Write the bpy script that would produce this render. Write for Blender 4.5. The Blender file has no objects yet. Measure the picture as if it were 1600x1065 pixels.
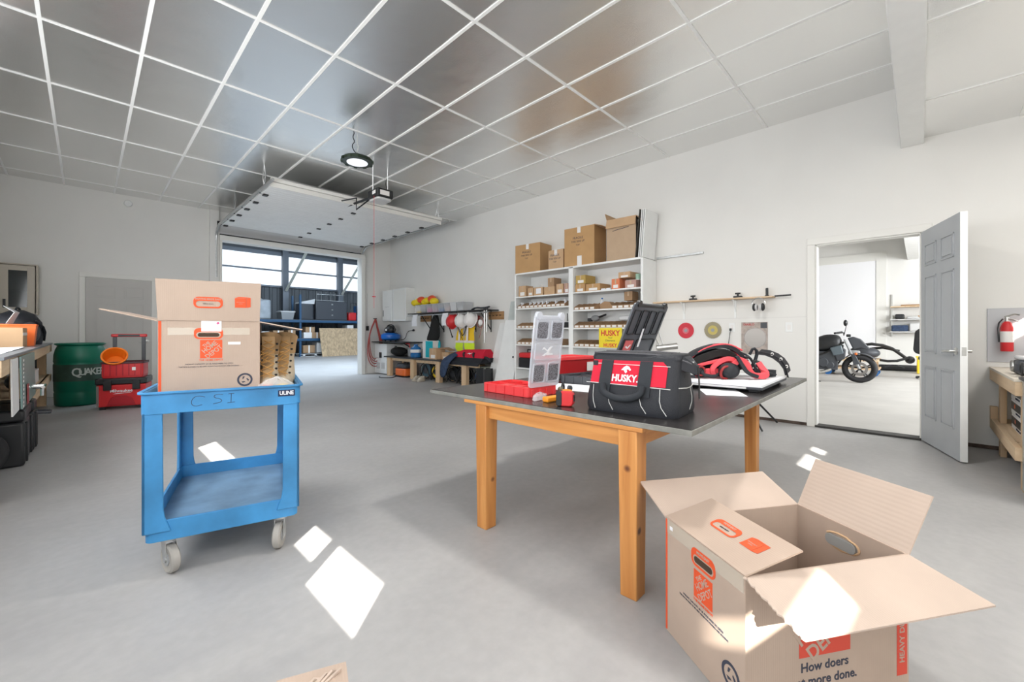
import bpy, bmesh, math, random
from mathutils import Matrix, Vector, Euler
S = bpy.context.scene
COL = S.collection
rnd = random.Random(7)
PI = math.pi
# ------------------------------------------------------------------ camera, world, sun, exposure
F_PX, YAW, HOR, EYE = 651.0, 0.7959, 519.5, 1.065
cam = bpy.data.cameras.new('camera'); camo = bpy.data.objects.new('camera', cam); COL.objects.link(camo)
cam.sensor_width = 36; cam.lens = F_PX / 1600 * 36; cam.shift_y = -(532.5 - HOR) / 1600
cam.clip_start = 0.02; cam.clip_end = 200
camo.location = (0, 0, EYE); camo.rotation_euler = (PI / 2, 0, -YAW)
S.camera = camo
S.view_settings.view_transform = 'Standard'; S.view_settings.look = 'None'
S.view_settings.exposure = 0.84; S.view_settings.gamma = 1.0; S.view_settings.use_curve_mapping = False
w = bpy.data.worlds.new('world'); S.world = w; w.use_nodes = True
bg = w.node_tree.nodes['Background']; bg.inputs[0].default_value = (.86, .93, 1, 1); bg.inputs[1].default_value = .7
SUN_DIR = Vector((.736 * .883, .677 * .883, -.4695))
sl = bpy.data.lights.new('sun', 'SUN'); sl.energy = 16; sl.angle = .006; sl.color = (1, .95, .86)
so = bpy.data.objects.new('sun', sl); COL.objects.link(so); so.location = (-8, -8, 8)
so.rotation_euler = SUN_DIR.to_track_quat('-Z', 'Y').to_euler()
def area(name, loc, direction, sx, sy, energy, color=(1, 1, 1)):
    l = bpy.data.lights.new(name, 'AREA'); l.shape = 'RECTANGLE'; l.size = sx; l.size_y = sy; l.energy = energy; l.color = color
    o = bpy.data.objects.new(name, l); COL.objects.link(o); o.location = loc
    o.rotation_euler = Vector(direction).to_track_quat('-Z', 'Y').to_euler(); return o
# added unseen fill lights under the low ceiling and before the front wall
area('ceiling_fill_light', (1.0, -1.3, 2.93), (0, 0, -1), 1.2, .6, 26, (1, .97, .93))
area('ceiling_fill_light', (3.6, -1.5, 2.93), (0, 0, -1), 1.2, .6, 19, (1, .97, .93))
area('front_fill_light', (.2, -2.5, 1.6), (.35, 1, .05), 3.6, 2.0, 26, (.95, .98, 1))
area('side_fill_light', (-.90, 1.3, 1.75), (1, .1, .05), 3.2, 1.5, 44, (.96, .98, 1))  # added soft fill from the left wall, wider than its slit openings
area('overhead_fill_light', (2.38, 1.2, 3.19), (0, 0, -1), .28, .28, 25, (1, .97, .93))  # added unseen overhead fill; no lamp hangs here
area('side_fill_light', (-.90, 5.6, 1.75), (1, .05, .12), 6.5, 1.3, 96, (.96, .98, 1))  # added fill that lifts the far half of the room
area('hangar_daylight', (6.5, 12.4, 5.2), (0, .2, -1), 9, 3, 620, (.72, .86, 1))
area('next_room_daylight', (11.0, -3.4, 2.2), (.1, 1, -.1), 6, 2.0, 330, (.96, .98, 1))

# ------------------------------------------------------------------ materials
MATS = {}
def mat(name, col, rough=.6, metal=0, noise=0, nscale=8, bump=0, bscale=200, alpha=1, trans=0, emit=0, spec=.5, stretch=None):
    if name in MATS: return MATS[name]
    m = bpy.data.materials.new(name); m.use_nodes = True; nt = m.node_tree; b = nt.nodes['Principled BSDF']
    c = tuple(col) + (1,) if len(col) == 3 else col
    b.inputs['Base Color'].default_value = c; b.inputs['Roughness'].default_value = rough; b.inputs['Metallic'].default_value = metal
    b.inputs['Specular IOR Level'].default_value = spec
    if alpha < 1: b.inputs['Alpha'].default_value = alpha
    if trans: b.inputs['Transmission Weight'].default_value = trans
    if emit: b.inputs['Emission Color'].default_value = c; b.inputs['Emission Strength'].default_value = emit
    if noise or bump:
        tc = nt.nodes.new('ShaderNodeTexCoord'); mp = nt.nodes.new('ShaderNodeMapping'); nt.links.new(tc.outputs['Object'], mp.inputs[0])
        if stretch: mp.inputs['Scale'].default_value = stretch
    if noise:
        n = nt.nodes.new('ShaderNodeTexNoise'); n.inputs['Scale'].default_value = nscale; n.inputs['Detail'].default_value = 5
        nt.links.new(mp.outputs[0], n.inputs['Vector'])
        r = nt.nodes.new('ShaderNodeValToRGB'); r.color_ramp.elements[0].position = .3; r.color_ramp.elements[1].position = .7
        r.color_ramp.elements[0].color = tuple(x * (1 - noise) for x in c[:3]) + (1,)
        r.color_ramp.elements[1].color = tuple(min(1, x * (1 + noise * .6)) for x in c[:3]) + (1,)
        nt.links.new(n.outputs[0], r.inputs[0]); nt.links.new(r.outputs[0], b.inputs['Base Color'])
    if bump:
        n2 = nt.nodes.new('ShaderNodeTexNoise'); n2.inputs['Scale'].default_value = bscale; n2.inputs['Detail'].default_value = 3
        nt.links.new(mp.outputs[0], n2.inputs['Vector'])
        bp = nt.nodes.new('ShaderNodeBump'); bp.inputs['Strength'].default_value = bump; bp.inputs['Distance'].default_value = .01
        nt.links.new(n2.outputs[0], bp.inputs['Height']); nt.links.new(bp.outputs[0], b.inputs['Normal'])
    MATS[name] = m; return m
wall_m = mat('white_wall_paint', (.80, .79, .76), .75, noise=.03, nscale=1.2, bump=.05, bscale=60)
trim_m = mat('cream_trim_paint', (.80, .79, .75), .5)
white_m = mat('white_paint', (.84, .85, .84), .45, noise=.03, nscale=6)
grid_m = mat('white_grid', (.88, .88, .86), .5)
greydoor_m = mat('grey_door_paint', (.46, .48, .50), .45, noise=.03, nscale=5)
taupe_m = mat('taupe_paint', (.55, .535, .51), .5)
black_m = mat('black_plastic', (.015, .016, .018), .42)
blackmet_m = mat('black_metal', (.02, .02, .02), .4, .3)
rubber_m = mat('black_rubber', (.018, .018, .02), .75)
darkgrey_m = mat('dark_grey_plastic', (.05, .055, .065), .45)
grey_m = mat('grey_plastic', (.32, .33, .34), .5)
lgrey_m = mat('light_grey_plastic', (.6, .6, .6), .5)
steel_m = mat('brushed_steel', (.62, .62, .60), .3, 1, noise=.06, nscale=30)
galv_m = mat('galvanised_steel', (.55, .56, .56), .38, .9, noise=.12, nscale=25)
chrome_m = mat('chrome', (.8, .8, .8), .12, 1)
red_m = mat('red_plastic', (.62, .025, .03), .4)
redfab_m = mat('red_fabric', (.60, .008, .035), .8, bump=.2, bscale=500)
coral_m = mat('bright_red_fabric', (.85, .09, .11), .75, bump=.2, bscale=400)
orange_m = mat('orange_plastic', (.85, .17, .03), .4)
oprint_m = mat('orange_print', (.72, .085, .02), .7)
rprint_m = mat('red_print', (.62, .07, .04), .7)
dkprint_m = mat('dark_print', (.04, .045, .07), .8)
yellow_m = mat('yellow_plastic', (.85, .60, .03), .5)
lime_m = mat('lime_fabric', (.62, .85, .03), .8)
hivis_m = mat('orange_yellow_fabric', (.85, .55, .02), .8)
silver_m = mat('reflective_tape', (.80, .74, .72), .4)
blue_m = mat('blue_plastic', (.02, .14, .42), .35)
navy_m = mat('navy_denim', (.035, .06, .12), .9, noise=.3, nscale=20)
teal_m = mat('teal_fabric', (.0, .36, .45), .8)
green_m = mat('green_plastic', (.0, .165, .10), .38, noise=.12, nscale=5)
blackfab_m = mat('black_fabric', (.012, .014, .020), .55, bump=.35, bscale=350)
blackknit_m = mat('black_knit', (.012, .012, .012), .95)
webbing_m = mat('grey_webbing', (.022, .026, .032), .8, bump=.3, bscale=600)
thread_m = mat('light_thread', (.6, .6, .58), .7)
paper_m = mat('white_paper', (.83, .84, .87), .7)
label_m = mat('white_label', (.82, .80, .78), .6)
tan_m = mat('tan_leather', (.42, .27, .13), .8, noise=.25, nscale=18)
suede_m = mat('pale_suede', (.50, .42, .31), .9, noise=.15, nscale=25)
lacer_m = mat('tan_lace', (.48, .26, .08), .8)
osb_m = mat('strand_board', (.50, .36, .22), .85, noise=.35, nscale=14, stretch=(1, 1, .5))
hangwall_m = mat('dark_corrugated_steel', (.12, .13, .14), .6, .2)
bluerack_m = mat('blue_rack_steel', (.02, .08, .17), .45)
skin_m = None
glassy_m = mat('clear_plastic', (.85, .87, .9), .15, alpha=.32)
milky_m = mat('milky_plastic', (.78, .79, .80), .35, alpha=.75)
glass_m = mat('dark_glass', (.05, .06, .06), .08, alpha=.72)
clearp_m = mat('clear_lid_plastic', (.72, .75, .82), .22, alpha=.5)

def wood(name, c1, c2, scale=1, knots=True, rough=.45, axis='Z'):
    if name in MATS: return MATS[name]
    m = bpy.data.materials.new(name); m.use_nodes = True; nt = m.node_tree; b = nt.nodes['Principled BSDF']
    tc = nt.nodes.new('ShaderNodeTexCoord'); mp = nt.nodes.new('ShaderNodeMapping'); nt.links.new(tc.outputs['Object'], mp.inputs[0])
    sc = {'Z': (14, 14, .9), 'X': (.9, 14, 14), 'Y': (14, .9, 14)}[axis]; mp.inputs['Scale'].default_value = tuple(v * scale for v in sc)
    n = nt.nodes.new('ShaderNodeTexNoise'); n.inputs['Scale'].default_value = 1.6; n.inputs['Detail'].default_value = 6; n.inputs['Distortion'].default_value = .6
    nt.links.new(mp.outputs[0], n.inputs['Vector'])
    r = nt.nodes.new('ShaderNodeValToRGB'); r.color_ramp.elements[0].position = .32; r.color_ramp.elements[1].position = .66
    r.color_ramp.elements[0].color = (*c2, 1); r.color_ramp.elements[1].color = (*c1, 1)
    nt.links.new(n.outputs[0], r.inputs[0]); out = r.outputs[0]
    if knots:
        v = nt.nodes.new('ShaderNodeTexVoronoi'); v.inputs['Scale'].default_value = 5.0; v.inputs['Randomness'].default_value = 1
        nt.links.new(tc.outputs['Object'], v.inputs['Vector'])
        r2 = nt.nodes.new('ShaderNodeValToRGB'); r2.color_ramp.elements[0].position = .05; r2.color_ramp.elements[1].position = .1
        r2.color_ramp.elements[0].color = (1, 1, 1, 1); r2.color_ramp.elements[1].color = (0, 0, 0, 1)
        nt.links.new(v.outputs['Distance'], r2.inputs[0])
        mx = nt.nodes.new('ShaderNodeMix'); mx.data_type = 'RGBA'; nt.links.new(r2.outputs[0], mx.inputs[0]); nt.links.new(out, mx.inputs[6])
        mx.inputs[7].default_value = (.12, .035, .012, 1); out = mx.outputs[2]
    nt.links.new(out, b.inputs['Base Color']); b.inputs['Roughness'].default_value = rough
    MATS[name] = m; return m
pine_m = wood('varnished_pine', (.63, .29, .085), (.45, .17, .04), 1)
pinex_m = wood('varnished_pine_rail', (.63, .29, .085), (.48, .19, .045), 1, axis='Y')
stud_m = wood('raw_spruce', (.72, .53, .34), (.60, .40, .23), .8, rough=.8)
studx_m = wood('raw_spruce_rail', (.74, .57, .38), (.62, .44, .27), .8, rough=.8, axis='X')
plyb_m = wood('brown_board', (.45, .26, .12), (.32, .17, .07), .8, rough=.8, axis='Y')

def cardboard(name, col, corr=True):
    if name in MATS: return MATS[name]
    m = mat(name, col, .85, noise=.07, nscale=5); nt = m.node_tree; b = nt.nodes['Principled BSDF']
    if corr:
        tc = nt.nodes['Texture Coordinate']; wv = nt.nodes.new('ShaderNodeTexWave'); wv.inputs['Scale'].default_value = 45; wv.inputs['Distortion'].default_value = .5
        nt.links.new(tc.outputs['Object'], wv.inputs['Vector']); bp = nt.nodes.new('ShaderNodeBump'); bp.inputs['Strength'].default_value = .08; bp.inputs['Distance'].default_value = .004
        nt.links.new(wv.outputs[0], bp.inputs['Height']); nt.links.new(bp.outputs[0], b.inputs['Normal'])
    return m
card_m = cardboard('pale_cardboard', (.455, .35, .28))
cardb_m = cardboard('brown_cardboard', (.52, .31, .14), False)
cardd_m = cardboard('dark_cardboard', (.40, .25, .14), False)
cardt_m = cardboard('tan_cardboard', (.58, .38, .22), False)
cardin_m = cardboard('inside_cardboard', (.52, .415, .345))

# concrete floor: patchy, satin
def concrete():
    m = mat('concrete_floor', (.45, .445, .44), .42, noise=.10, nscale=1.3); nt = m.node_tree; b = nt.nodes['Principled BSDF']
    tc = nt.nodes['Texture Coordinate']
    n = nt.nodes.new('ShaderNodeTexNoise'); n.inputs['Scale'].default_value = 22; n.inputs['Detail'].default_value = 8; nt.links.new(tc.outputs['Object'], n.inputs['Vector'])
    r = nt.nodes.new('ShaderNodeValToRGB'); r.color_ramp.elements[0].position = .35; r.color_ramp.elements[0].color = (.925, .925, .925, 1); r.color_ramp.elements[1].position = .7
    nt.links.new(n.outputs[0], r.inputs[0])
    n3 = nt.nodes.new('ShaderNodeTexNoise'); n3.inputs['Scale'].default_value = 1.6; n3.inputs['Detail'].default_value = 6; n3.inputs['Distortion'].default_value = 2
    mp = nt.nodes.new('ShaderNodeMapping'); mp.inputs['Scale'].default_value = (.35, 1.6, 1); nt.links.new(tc.outputs['Object'], mp.inputs[0]); nt.links.new(mp.outputs[0], n3.inputs['Vector'])
    r3 = nt.nodes.new('ShaderNodeValToRGB'); r3.color_ramp.elements[0].position = .3; r3.color_ramp.elements[0].color = (.9, .9, .91, 1); r3.color_ramp.elements[1].position = .7
    nt.links.new(n3.outputs[0], r3.inputs[0])
    old = b.inputs['Base Color'].links[0].from_socket; prev = old
    for rr in (r, r3):
        mx = nt.nodes.new('ShaderNodeMix'); mx.data_type = 'RGBA'; mx.blend_type = 'MULTIPLY'; mx.inputs[0].default_value = 1
        nt.links.new(prev, mx.inputs[6]); nt.links.new(rr.outputs[0], mx.inputs[7]); prev = mx.outputs[2]
    nt.links.new(prev, b.inputs['Base Color'])
    rr = nt.nodes.new('ShaderNodeMapRange'); rr.inputs['To Min'].default_value = .33; rr.inputs['To Max'].default_value = .58
    nt.links.new(n3.outputs[0], rr.inputs['Value']); nt.links.new(rr.outputs[0], b.inputs['Roughness'])
    return m
floor_m = concrete()
# foil faced insulation panels on the ceiling
def foil():
    m = mat('foil_ceiling_panel', (.84, .84, .83), .24, .94); nt = m.node_tree; b = nt.nodes['Principled BSDF']
    tc = nt.nodes.new('ShaderNodeTexCoord'); mp = nt.nodes.new('ShaderNodeMapping'); mp.inputs['Scale'].default_value = (1, 3.5, 1)
    nt.links.new(tc.outputs['Object'], mp.inputs[0])
    n = nt.nodes.new('ShaderNodeTexNoise'); n.inputs['Scale'].default_value = 70; n.inputs['Detail'].default_value = 4; nt.links.new(mp.outputs[0], n.inputs['Vector'])
    n2 = nt.nodes.new('ShaderNodeTexNoise'); n2.inputs['Scale'].default_value = 2.2; n2.inputs['Detail'].default_value = 2; nt.links.new(tc.outputs['Object'], n2.inputs['Vector'])
    ad = nt.nodes.new('ShaderNodeMath'); ad.operation = 'MULTIPLY_ADD'; ad.inputs[1].default_value = 9; nt.links.new(n2.outputs[0], ad.inputs[0]); nt.links.new(n.outputs[0], ad.inputs[2])
    bp = nt.nodes.new('ShaderNodeBump'); bp.inputs['Strength'].default_value = .28; bp.inputs['Distance'].default_value = .004
    nt.links.new(ad.outputs[0], bp.inputs['Height']); nt.links.new(bp.outputs[0], b.inputs['Normal'])
    return m
foil_m = foil()
def rubber_top():
    m = mat('worn_black_laminate', (.030, .027, .027), .27, noise=.5, nscale=4); return m
lam_m = rubber_top()
lamedge_m = mat('worn_laminate_edge', (.22, .22, .20), .6, noise=.25, nscale=15)
cart_m = mat('blue_cart_plastic', (.045, .25, .53), .45, noise=.35, nscale=4)
cartfloor_m = mat('scuffed_cart_shelf', (.17, .29, .43), .5, noise=.35, nscale=5)
lens_m = mat('led_lens', (.9, .93, 1), .4, emit=.32)
sky_m = mat('daylit_translucent_sheet', (.90, .95, 1), .6, emit=.50)
frost_m = mat('daylit_frosted_pane', (.95, .98, 1), .6, emit=9.0)
pattern_m = mat('camo_fabric', (.25, .26, .22), .9, noise=.6, nscale=14)

# ------------------------------------------------------------------ mesh helpers
def rot(rx=0, ry=0, rz=0): return Euler((rx, ry, rz)).to_matrix().to_4x4()
class B:
    def __init__(s): s.bm = bmesh.new()
    def _x(s, vs, M):
        if M is not None: bmesh.ops.transform(s.bm, matrix=M, verts=vs)
    def box(s, x0, x1, y0, y1, z0, z1, M=None):
        vs = [s.bm.verts.new((x, y, z)) for z in (z0, z1) for y in (y0, y1) for x in (x0, x1)]
        for f in ((0, 2, 3, 1), (4, 5, 7, 6), (0, 1, 5, 4), (2, 6, 7, 3), (0, 4, 6, 2), (1, 3, 7, 5)): s.bm.faces.new([vs[i] for i in f])
        s._x(vs, M); return s
    def hexa(s, bot, top):
        a = [s.bm.verts.new(p) for p in bot]; b = [s.bm.verts.new(p) for p in top]; n = len(a)
        s.bm.faces.new(a[::-1]); s.bm.faces.new(b)
        for i in range(n): s.bm.faces.new((a[i], a[(i + 1) % n], b[(i + 1) % n], b[i]))
        return s
    def prism(s, pts, h0, h1, axis='z', M=None):
        def q(p, h): return {'z': (p[0], p[1], h), 'y': (p[0], h, p[1]), 'x': (h, p[0], p[1])}[axis]
        n0 = len(s.bm.verts); s.hexa([q(p, h0) for p in pts], [q(p, h1) for p in pts]); s.bm.verts.ensure_lookup_table()
        s._x(s.bm.verts[n0:], M); return s
    def loft(s, rings, cap=True, close=True):
        rs = [[s.bm.verts.new(p) for p in r] for r in rings]; n = len(rs[0])
        for a, b in zip(rs, rs[1:]):
            for i in range(n if close else n - 1):
                j = (i + 1) % n; s.bm.faces.new((a[i], a[j], b[j], b[i]))
        if cap: s.bm.faces.new(rs[0][::-1]); s.bm.faces.new(rs[-1])
        return s
    def lathe(s, prof, seg=24, M=None, cap=True):
        n0 = len(s.bm.verts)
        s.loft([[(r * math.cos(2 * PI * i / seg), r * math.sin(2 * PI * i / seg), z) for i in range(seg)] for r, z in prof], cap)
        s.bm.verts.ensure_lookup_table(); s._x(s.bm.verts[n0:], M); return s
    def cyl(s, p0, p1, r0, r1=None, seg=12):
        p0, p1 = Vector(p0), Vector(p1); d = p1 - p0; r1 = r0 if r1 is None else r1
        M = Matrix.Translation(p0) @ d.to_track_quat('Z', 'Y').to_matrix().to_4x4()
        return s.lathe([(r0, 0), (r1, d.length)], seg, M)
    def tube(s, pts, r, seg=8, smooth=0, flat=1):
        pts = [Vector(p) for p in pts]
        for _ in range(smooth):
            q = [pts[0]]
            for a, b in zip(pts, pts[1:]): q += [a.lerp(b, .25), a.lerp(b, .75)]
            pts = q + [pts[-1]]
        rings = []; up = Vector((0, 0, 1)); prev = None
        for i, p in enumerate(pts):
            t = (pts[min(i + 1, len(pts) - 1)] - pts[max(i - 1, 0)]).normalized()
            if prev is None: a = t.cross(up if abs(t.z) < .95 else Vector((1, 0, 0))).normalized()
            else: a = (prev - t * prev.dot(t)).normalized()
            prev = a; b = t.cross(a)
            rr = r[i] if isinstance(r, (list, tuple)) else r
            rings.append([p + a * rr * math.cos(2 * PI * k / seg) + b * rr * flat * math.sin(2 * PI * k / seg) for k in range(seg)])
        return s.loft(rings)
    def ball(s, c, r, sc=(1, 1, 1), seg=16, M=None):
        rings = 10; n0 = len(s.bm.verts)
        pr = [(max(.02, math.sin(PI * k / rings)) * r, -math.cos(PI * k / rings) * r) for k in range(rings + 1)]
        T = Matrix.Translation(c) @ (M or Matrix()) @ Matrix.Diagonal((*sc, 1))
        return s.lathe(pr, seg, T)
    def torus(s, R, r, M=None, seg=28, k=10, a0=0, a1=2 * PI):
        full = abs(a1 - a0 - 2 * PI) < 1e-6; cnt = seg if full else seg + 1; M = M or Matrix(); rs = []
        for i in range(cnt):
            a = a0 + (a1 - a0) * i / seg
            rs.append([s.bm.verts.new(M @ Vector(((R + r * math.cos(2 * PI * j / k)) * math.cos(a), (R + r * math.cos(2 * PI * j / k)) * math.sin(a), r * math.sin(2 * PI * j / k)))) for j in range(k)])
        for i in range(cnt if full else cnt - 1):
            A, C = rs[i], rs[(i + 1) % cnt]
            for j in range(k): s.bm.faces.new((A[j], A[(j + 1) % k], C[(j + 1) % k], C[j]))
        if not full: s.bm.faces.new(rs[0][::-1]); s.bm.faces.new(rs[-1])
        return s
    def sheet(s, pts, th):  # a bent sheet given as grid rows of points, thickness th along z
        up = [[Vector(p) for p in r] for r in pts]
        nv = Vector((0, 0, 0))
        for i in range(len(up) - 1):
            for j in range(len(up[0]) - 1): nv += (up[i][j + 1] - up[i][j]).cross(up[i + 1][j] - up[i][j])
        off = Vector((0, 0, th)) if abs(nv.z) > .6 * nv.length else Vector((-th if nv.x < 0 else th, 0, 0)) * -1
        a = [[s.bm.verts.new(p) for p in r] for r in up]; b = [[s.bm.verts.new(p - off) for p in r] for r in up]
        R, Cc = len(a), len(a[0])
        for i in range(R - 1):
            for j in range(Cc - 1):
                s.bm.faces.new((a[i][j], a[i][j + 1], a[i + 1][j + 1], a[i + 1][j])); s.bm.faces.new((b[i][j], b[i + 1][j], b[i + 1][j + 1], b[i][j + 1]))
        edge = [(0, j) for j in range(Cc)] + [(i, Cc - 1) for i in range(1, R)] + [(R - 1, j) for j in range(Cc - 2, -1, -1)] + [(i, 0) for i in range(R - 2, 0, -1)]
        for k in range(len(edge)):
            p, q = edge[k], edge[(k + 1) % len(edge)]
            s.bm.faces.new((a[q[0]][q[1]], a[p[0]][p[1]], b[p[0]][p[1]], b[q[0]][q[1]]))
        return s
    def slab(s, quad, th, n=None):  # quad polygon with thickness along its normal
        q = [Vector(p) for p in quad]; nn = (q[1] - q[0]).cross(q[-1] - q[0]).normalized() * th
        return s.hexa([p for p in q], [p + nn for p in q])
def obj(name, b, m, parent=None, bevel=0, smooth=True, sub=0, M=None, ang=40):
    me = bpy.data.meshes.new(name); bm = b.bm if isinstance(b, B) else b
    bmesh.ops.recalc_face_normals(bm, faces=bm.faces[:])
    bm.to_mesh(me); bm.free(); o = bpy.data.objects.new(name, me); COL.objects.link(o)
    ms = m if isinstance(m, (list, tuple)) else [m]
    for mm in ms: me.materials.append(mm)
    if bevel:
        md = o.modifiers.new('bevel', 'BEVEL'); md.width = bevel; md.segments = 2; md.limit_method = 'ANGLE'; md.angle_limit = .6
    if sub: md = o.modifiers.new('sub', 'SUBSURF'); md.levels = sub; md.render_levels = sub
    if smooth:
        for p in me.polygons: p.use_smooth = True
        if not sub: me.set_sharp_from_angle(angle=math.radians(ang))
    if parent: o.parent = parent
    if M is not None: o.matrix_basis = M
    return o
def tag(o, label=None, cat=None, group=None, kind=None):
    if label: o['label'] = label
    if cat: o['category'] = cat
    if group: o['group'] = group
    if kind: o['kind'] = kind
    return o
def thing(name, label, cat, loc=(0, 0, 0), rz=0, group=None):
    o = bpy.data.objects.new(name, None); COL.objects.link(o); o.empty_display_size = .05
    o.location = loc; o.rotation_euler = (0, 0, rz); return tag(o, label, cat, group)
def struct(name, b, m, **k): return tag(obj(name, b, m, **k), kind='structure')
def text(name, s, size, m, parent, M, depth=.0006, bold=0, sx=1):
    c = bpy.data.curves.new('t', 'FONT'); c.body = s; c.size = size; c.extrude = depth; c.align_x = 'CENTER'; c.align_y = 'CENTER'; c.offset = bold
    c.resolution_u = 3
    t = bpy.data.objects.new('t', c); COL.objects.link(t)
    dg = bpy.context.evaluated_depsgraph_get(); me = bpy.data.meshes.new_from_object(t.evaluated_get(dg)); bpy.data.objects.remove(t); bpy.data.curves.remove(c)
    me.materials.clear(); me.materials.append(m); o = bpy.data.objects.new(name, me); COL.objects.link(o); o.parent = parent
    o.matrix_basis = M @ Matrix.Diagonal((sx, 1, 1, 1)); return o
def frame(o, x, y):  # matrix whose local x,y are given, z = x cross y
    x = Vector(x).normalized(); y = Vector(y); z = x.cross(y).normalized(); y = z.cross(x)
    return Matrix(((x.x, y.x, z.x, o[0]), (x.y, y.y, z.y, o[1]), (x.z, y.z, z.z, o[2]), (0, 0, 0, 1)))
def dup(root, loc=None, rz=None, label=None, group=None):
    r = root.copy(); COL.objects.link(r)
    if loc: r.location = loc
    if rz is not None: r.rotation_euler = (0, 0, rz)
    if label: r['label'] = label
    if group: r['group'] = group
    for ch in list(root.children):
        c = ch.copy(); COL.objects.link(c); c.parent = r
        for g in ch.children: d = g.copy(); COL.objects.link(d); d.parent = c
    return r
def rrect(w, h, r, n=5, cx=0, cy=0):
    P = []
    for qx, qy, a in ((1, 1, 0), (-1, 1, PI / 2), (-1, -1, PI), (1, -1, 1.5 * PI)):
        for k in range(n + 1):
            t = a + PI / 2 * k / n; P.append((cx + qx * (w / 2 - r) + r * math.cos(t), cy + qy * (h / 2 - r) + r * math.sin(t)))
    return P
def ring_prism(b, outer, inner, h0, h1, M=None):
    n0 = len(b.bm.verts)
    def lay(pts, h): return [b.bm.verts.new((p[0], p[1], h)) for p in pts]
    a, c, d, e = lay(outer, h0), lay(inner, h0), lay(outer, h1), lay(inner, h1); n = len(outer)
    for i in range(n):
        j = (i + 1) % n
        b.bm.faces.new((a[i], a[j], d[j], d[i])); b.bm.faces.new((c[j], c[i], e[i], e[j])); b.bm.faces.new((d[i], d[j], e[j], e[i])); b.bm.faces.new((a[j], a[i], c[i], c[j]))
    b.bm.verts.ensure_lookup_table(); b._x(b.bm.verts[n0:], M); return b

# ================================================================== THE ROOM
XW, YB, XL, YF, HC, HR = 5.785, 10.3, -.95, -2.6, 3.557, 2.985
def holed(name, u0, u1, v0, v1, holes, mk, m):
    us = sorted({u0, u1, *[h[0] for h in holes], *[h[1] for h in holes]}); vs = sorted({v0, v1, *[h[2] for h in holes], *[h[3] for h in holes]})
    b = B()
    for a, c in zip(us, us[1:]):
        for d, e in zip(vs, vs[1:]):
            if any(h[0] <= (a + c) / 2 <= h[1] and h[2] <= (d + e) / 2 <= h[3] for h in holes): continue
            mk(b, a, c, d, e)
    bmesh.ops.remove_doubles(b.bm, verts=b.bm.verts[:], dist=1e-5)
    fs = {}
    for f in b.bm.faces: fs.setdefault(tuple(sorted(v.index for v in f.verts)), []).append(f)
    b.bm.verts.index_update(); fs = {}
    for f in b.bm.faces: fs.setdefault(frozenset(v.index for v in f.verts), []).append(f)
    bmesh.ops.delete(b.bm, geom=[f for l in fs.values() if len(l) > 1 for f in l], context='FACES_ONLY')
    return struct(name, b, m, smooth=False)
struct('floor', B().box(-4.2, 17.2, -4.6, 22, -.2, 0), floor_m, smooth=False)
SUNW = [(-.087, .386, 1.157, 1.344), (.45, .70, 1.215, 1.344), (2.39, 3.24, 1.21, 1.344)]
struct('wall_side', B().box(-2.15, -2.07, YF, -1.2, 0, HR), wall_m, smooth=False); struct('wall_return', B().box(-2.07, XL - .15, -1.2, -1.1, 0, HR), wall_m, smooth=False)
FROST = [(1.2, 4.4, 1.9, 3.2), (5.2, 8.8, 1.9, 3.2)]
holed('wall_left', -1.2, YB, 0, HC, SUNW, lambda b, a, c, d, e: b.box(XL - .03, XL, a, c, d, e), wall_m)
holed('wall_right', YF, YB, 0, HC, [(-.01, .85, 0, 2.06)], lambda b, a, c, d, e: b.box(XW, XW + .12, a, c, d, e), wall_m)
holed('wall_back', XL - .15, XW + .12, 0, HC, [(1.94, 4.93, 0, 3.0)], lambda b, a, c, d, e: b.box(a, c, YB, YB + .15, d, e), wall_m)
FRW = [(.387, .829, 2.515, 2.62), (.964, 1.155, 2.515, 2.62), (-2.03, -1.60, 2.515, 2.62), (3.46, 4.1, 2.58, 2.74)]
holed('wall_front', -2.15, XW + .12, 0, HC, FRW, lambda b, a, c, d, e: b.box(a, c, YF - .03, YF, d, e), wall_m)
for i, (a, c, d, e) in enumerate([]):
    struct('window_%d' % (i + 1), B().box(XL - .08, XL - .06, a, c, d, e), frost_m, smooth=False)
# high ceiling: foil panels + white grid
X0, Y0, DX, DY = .956, 3.762, .609, 1.216
struct('ceiling', B().box(XL, XW, .14, YB, HC, HC + .1), foil_m, smooth=False)
g = B()
xs = [X0 + DX * i for i in range(-3, 8) if XL < X0 + DX * i < XW]
ys = [Y0 + DY * j for j in range(-3, 6) if .14 < Y0 + DY * j < YB]
for x in xs: g.box(x - .013, x + .013, .14, YB, HC - .007, HC + .002)
for y in ys: g.box(XL, XW, y - .013, y + .013, HC - .006, HC + .002)
struct('trim_1', g, grid_m, smooth=False)
# low ceiling behind the beam
struct('trim_2', B().box(XL, XW, -.03, .14, 2.93, HC + .1), white_m, bevel=.008)
b = B(); b.box(XL, XW, YF, -.03, HR, HR + .1); b.box(-2.12, XL, YF, -1.1, HR, HR + .1)
lowc = struct('trim_3', b, foil_m, smooth=False)
g = B()
for k in range(1, 4): g.box(XL, XW, -.03 - .609 * k - .012, -.03 - .609 * k + .012, HR - .006, HR + .001)
for x in (4.85, 3.63, 2.41, 1.2, 0): g.box(x - .012, x + .012, YF, -.03, HR - .007, HR + .001)
struct('trim_4', g, grid_m, smooth=False)
# wall seam lines of the plywood sheets and dark mottled strip along the foot of the right wall
g = B(); g.box(XW - .003, XW, .93, 2.72, 1.245, 1.25)
struct('trim_5', g, mat('seam_paint', (.70, .69, .67), .7), smooth=False)
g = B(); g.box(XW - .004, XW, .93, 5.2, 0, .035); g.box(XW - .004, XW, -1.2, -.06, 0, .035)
struct('foot_strip_right', g, mat('dark_wall_foot', (.10, .07, .055), .9, noise=.5, nscale=12), smooth=False)
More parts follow.
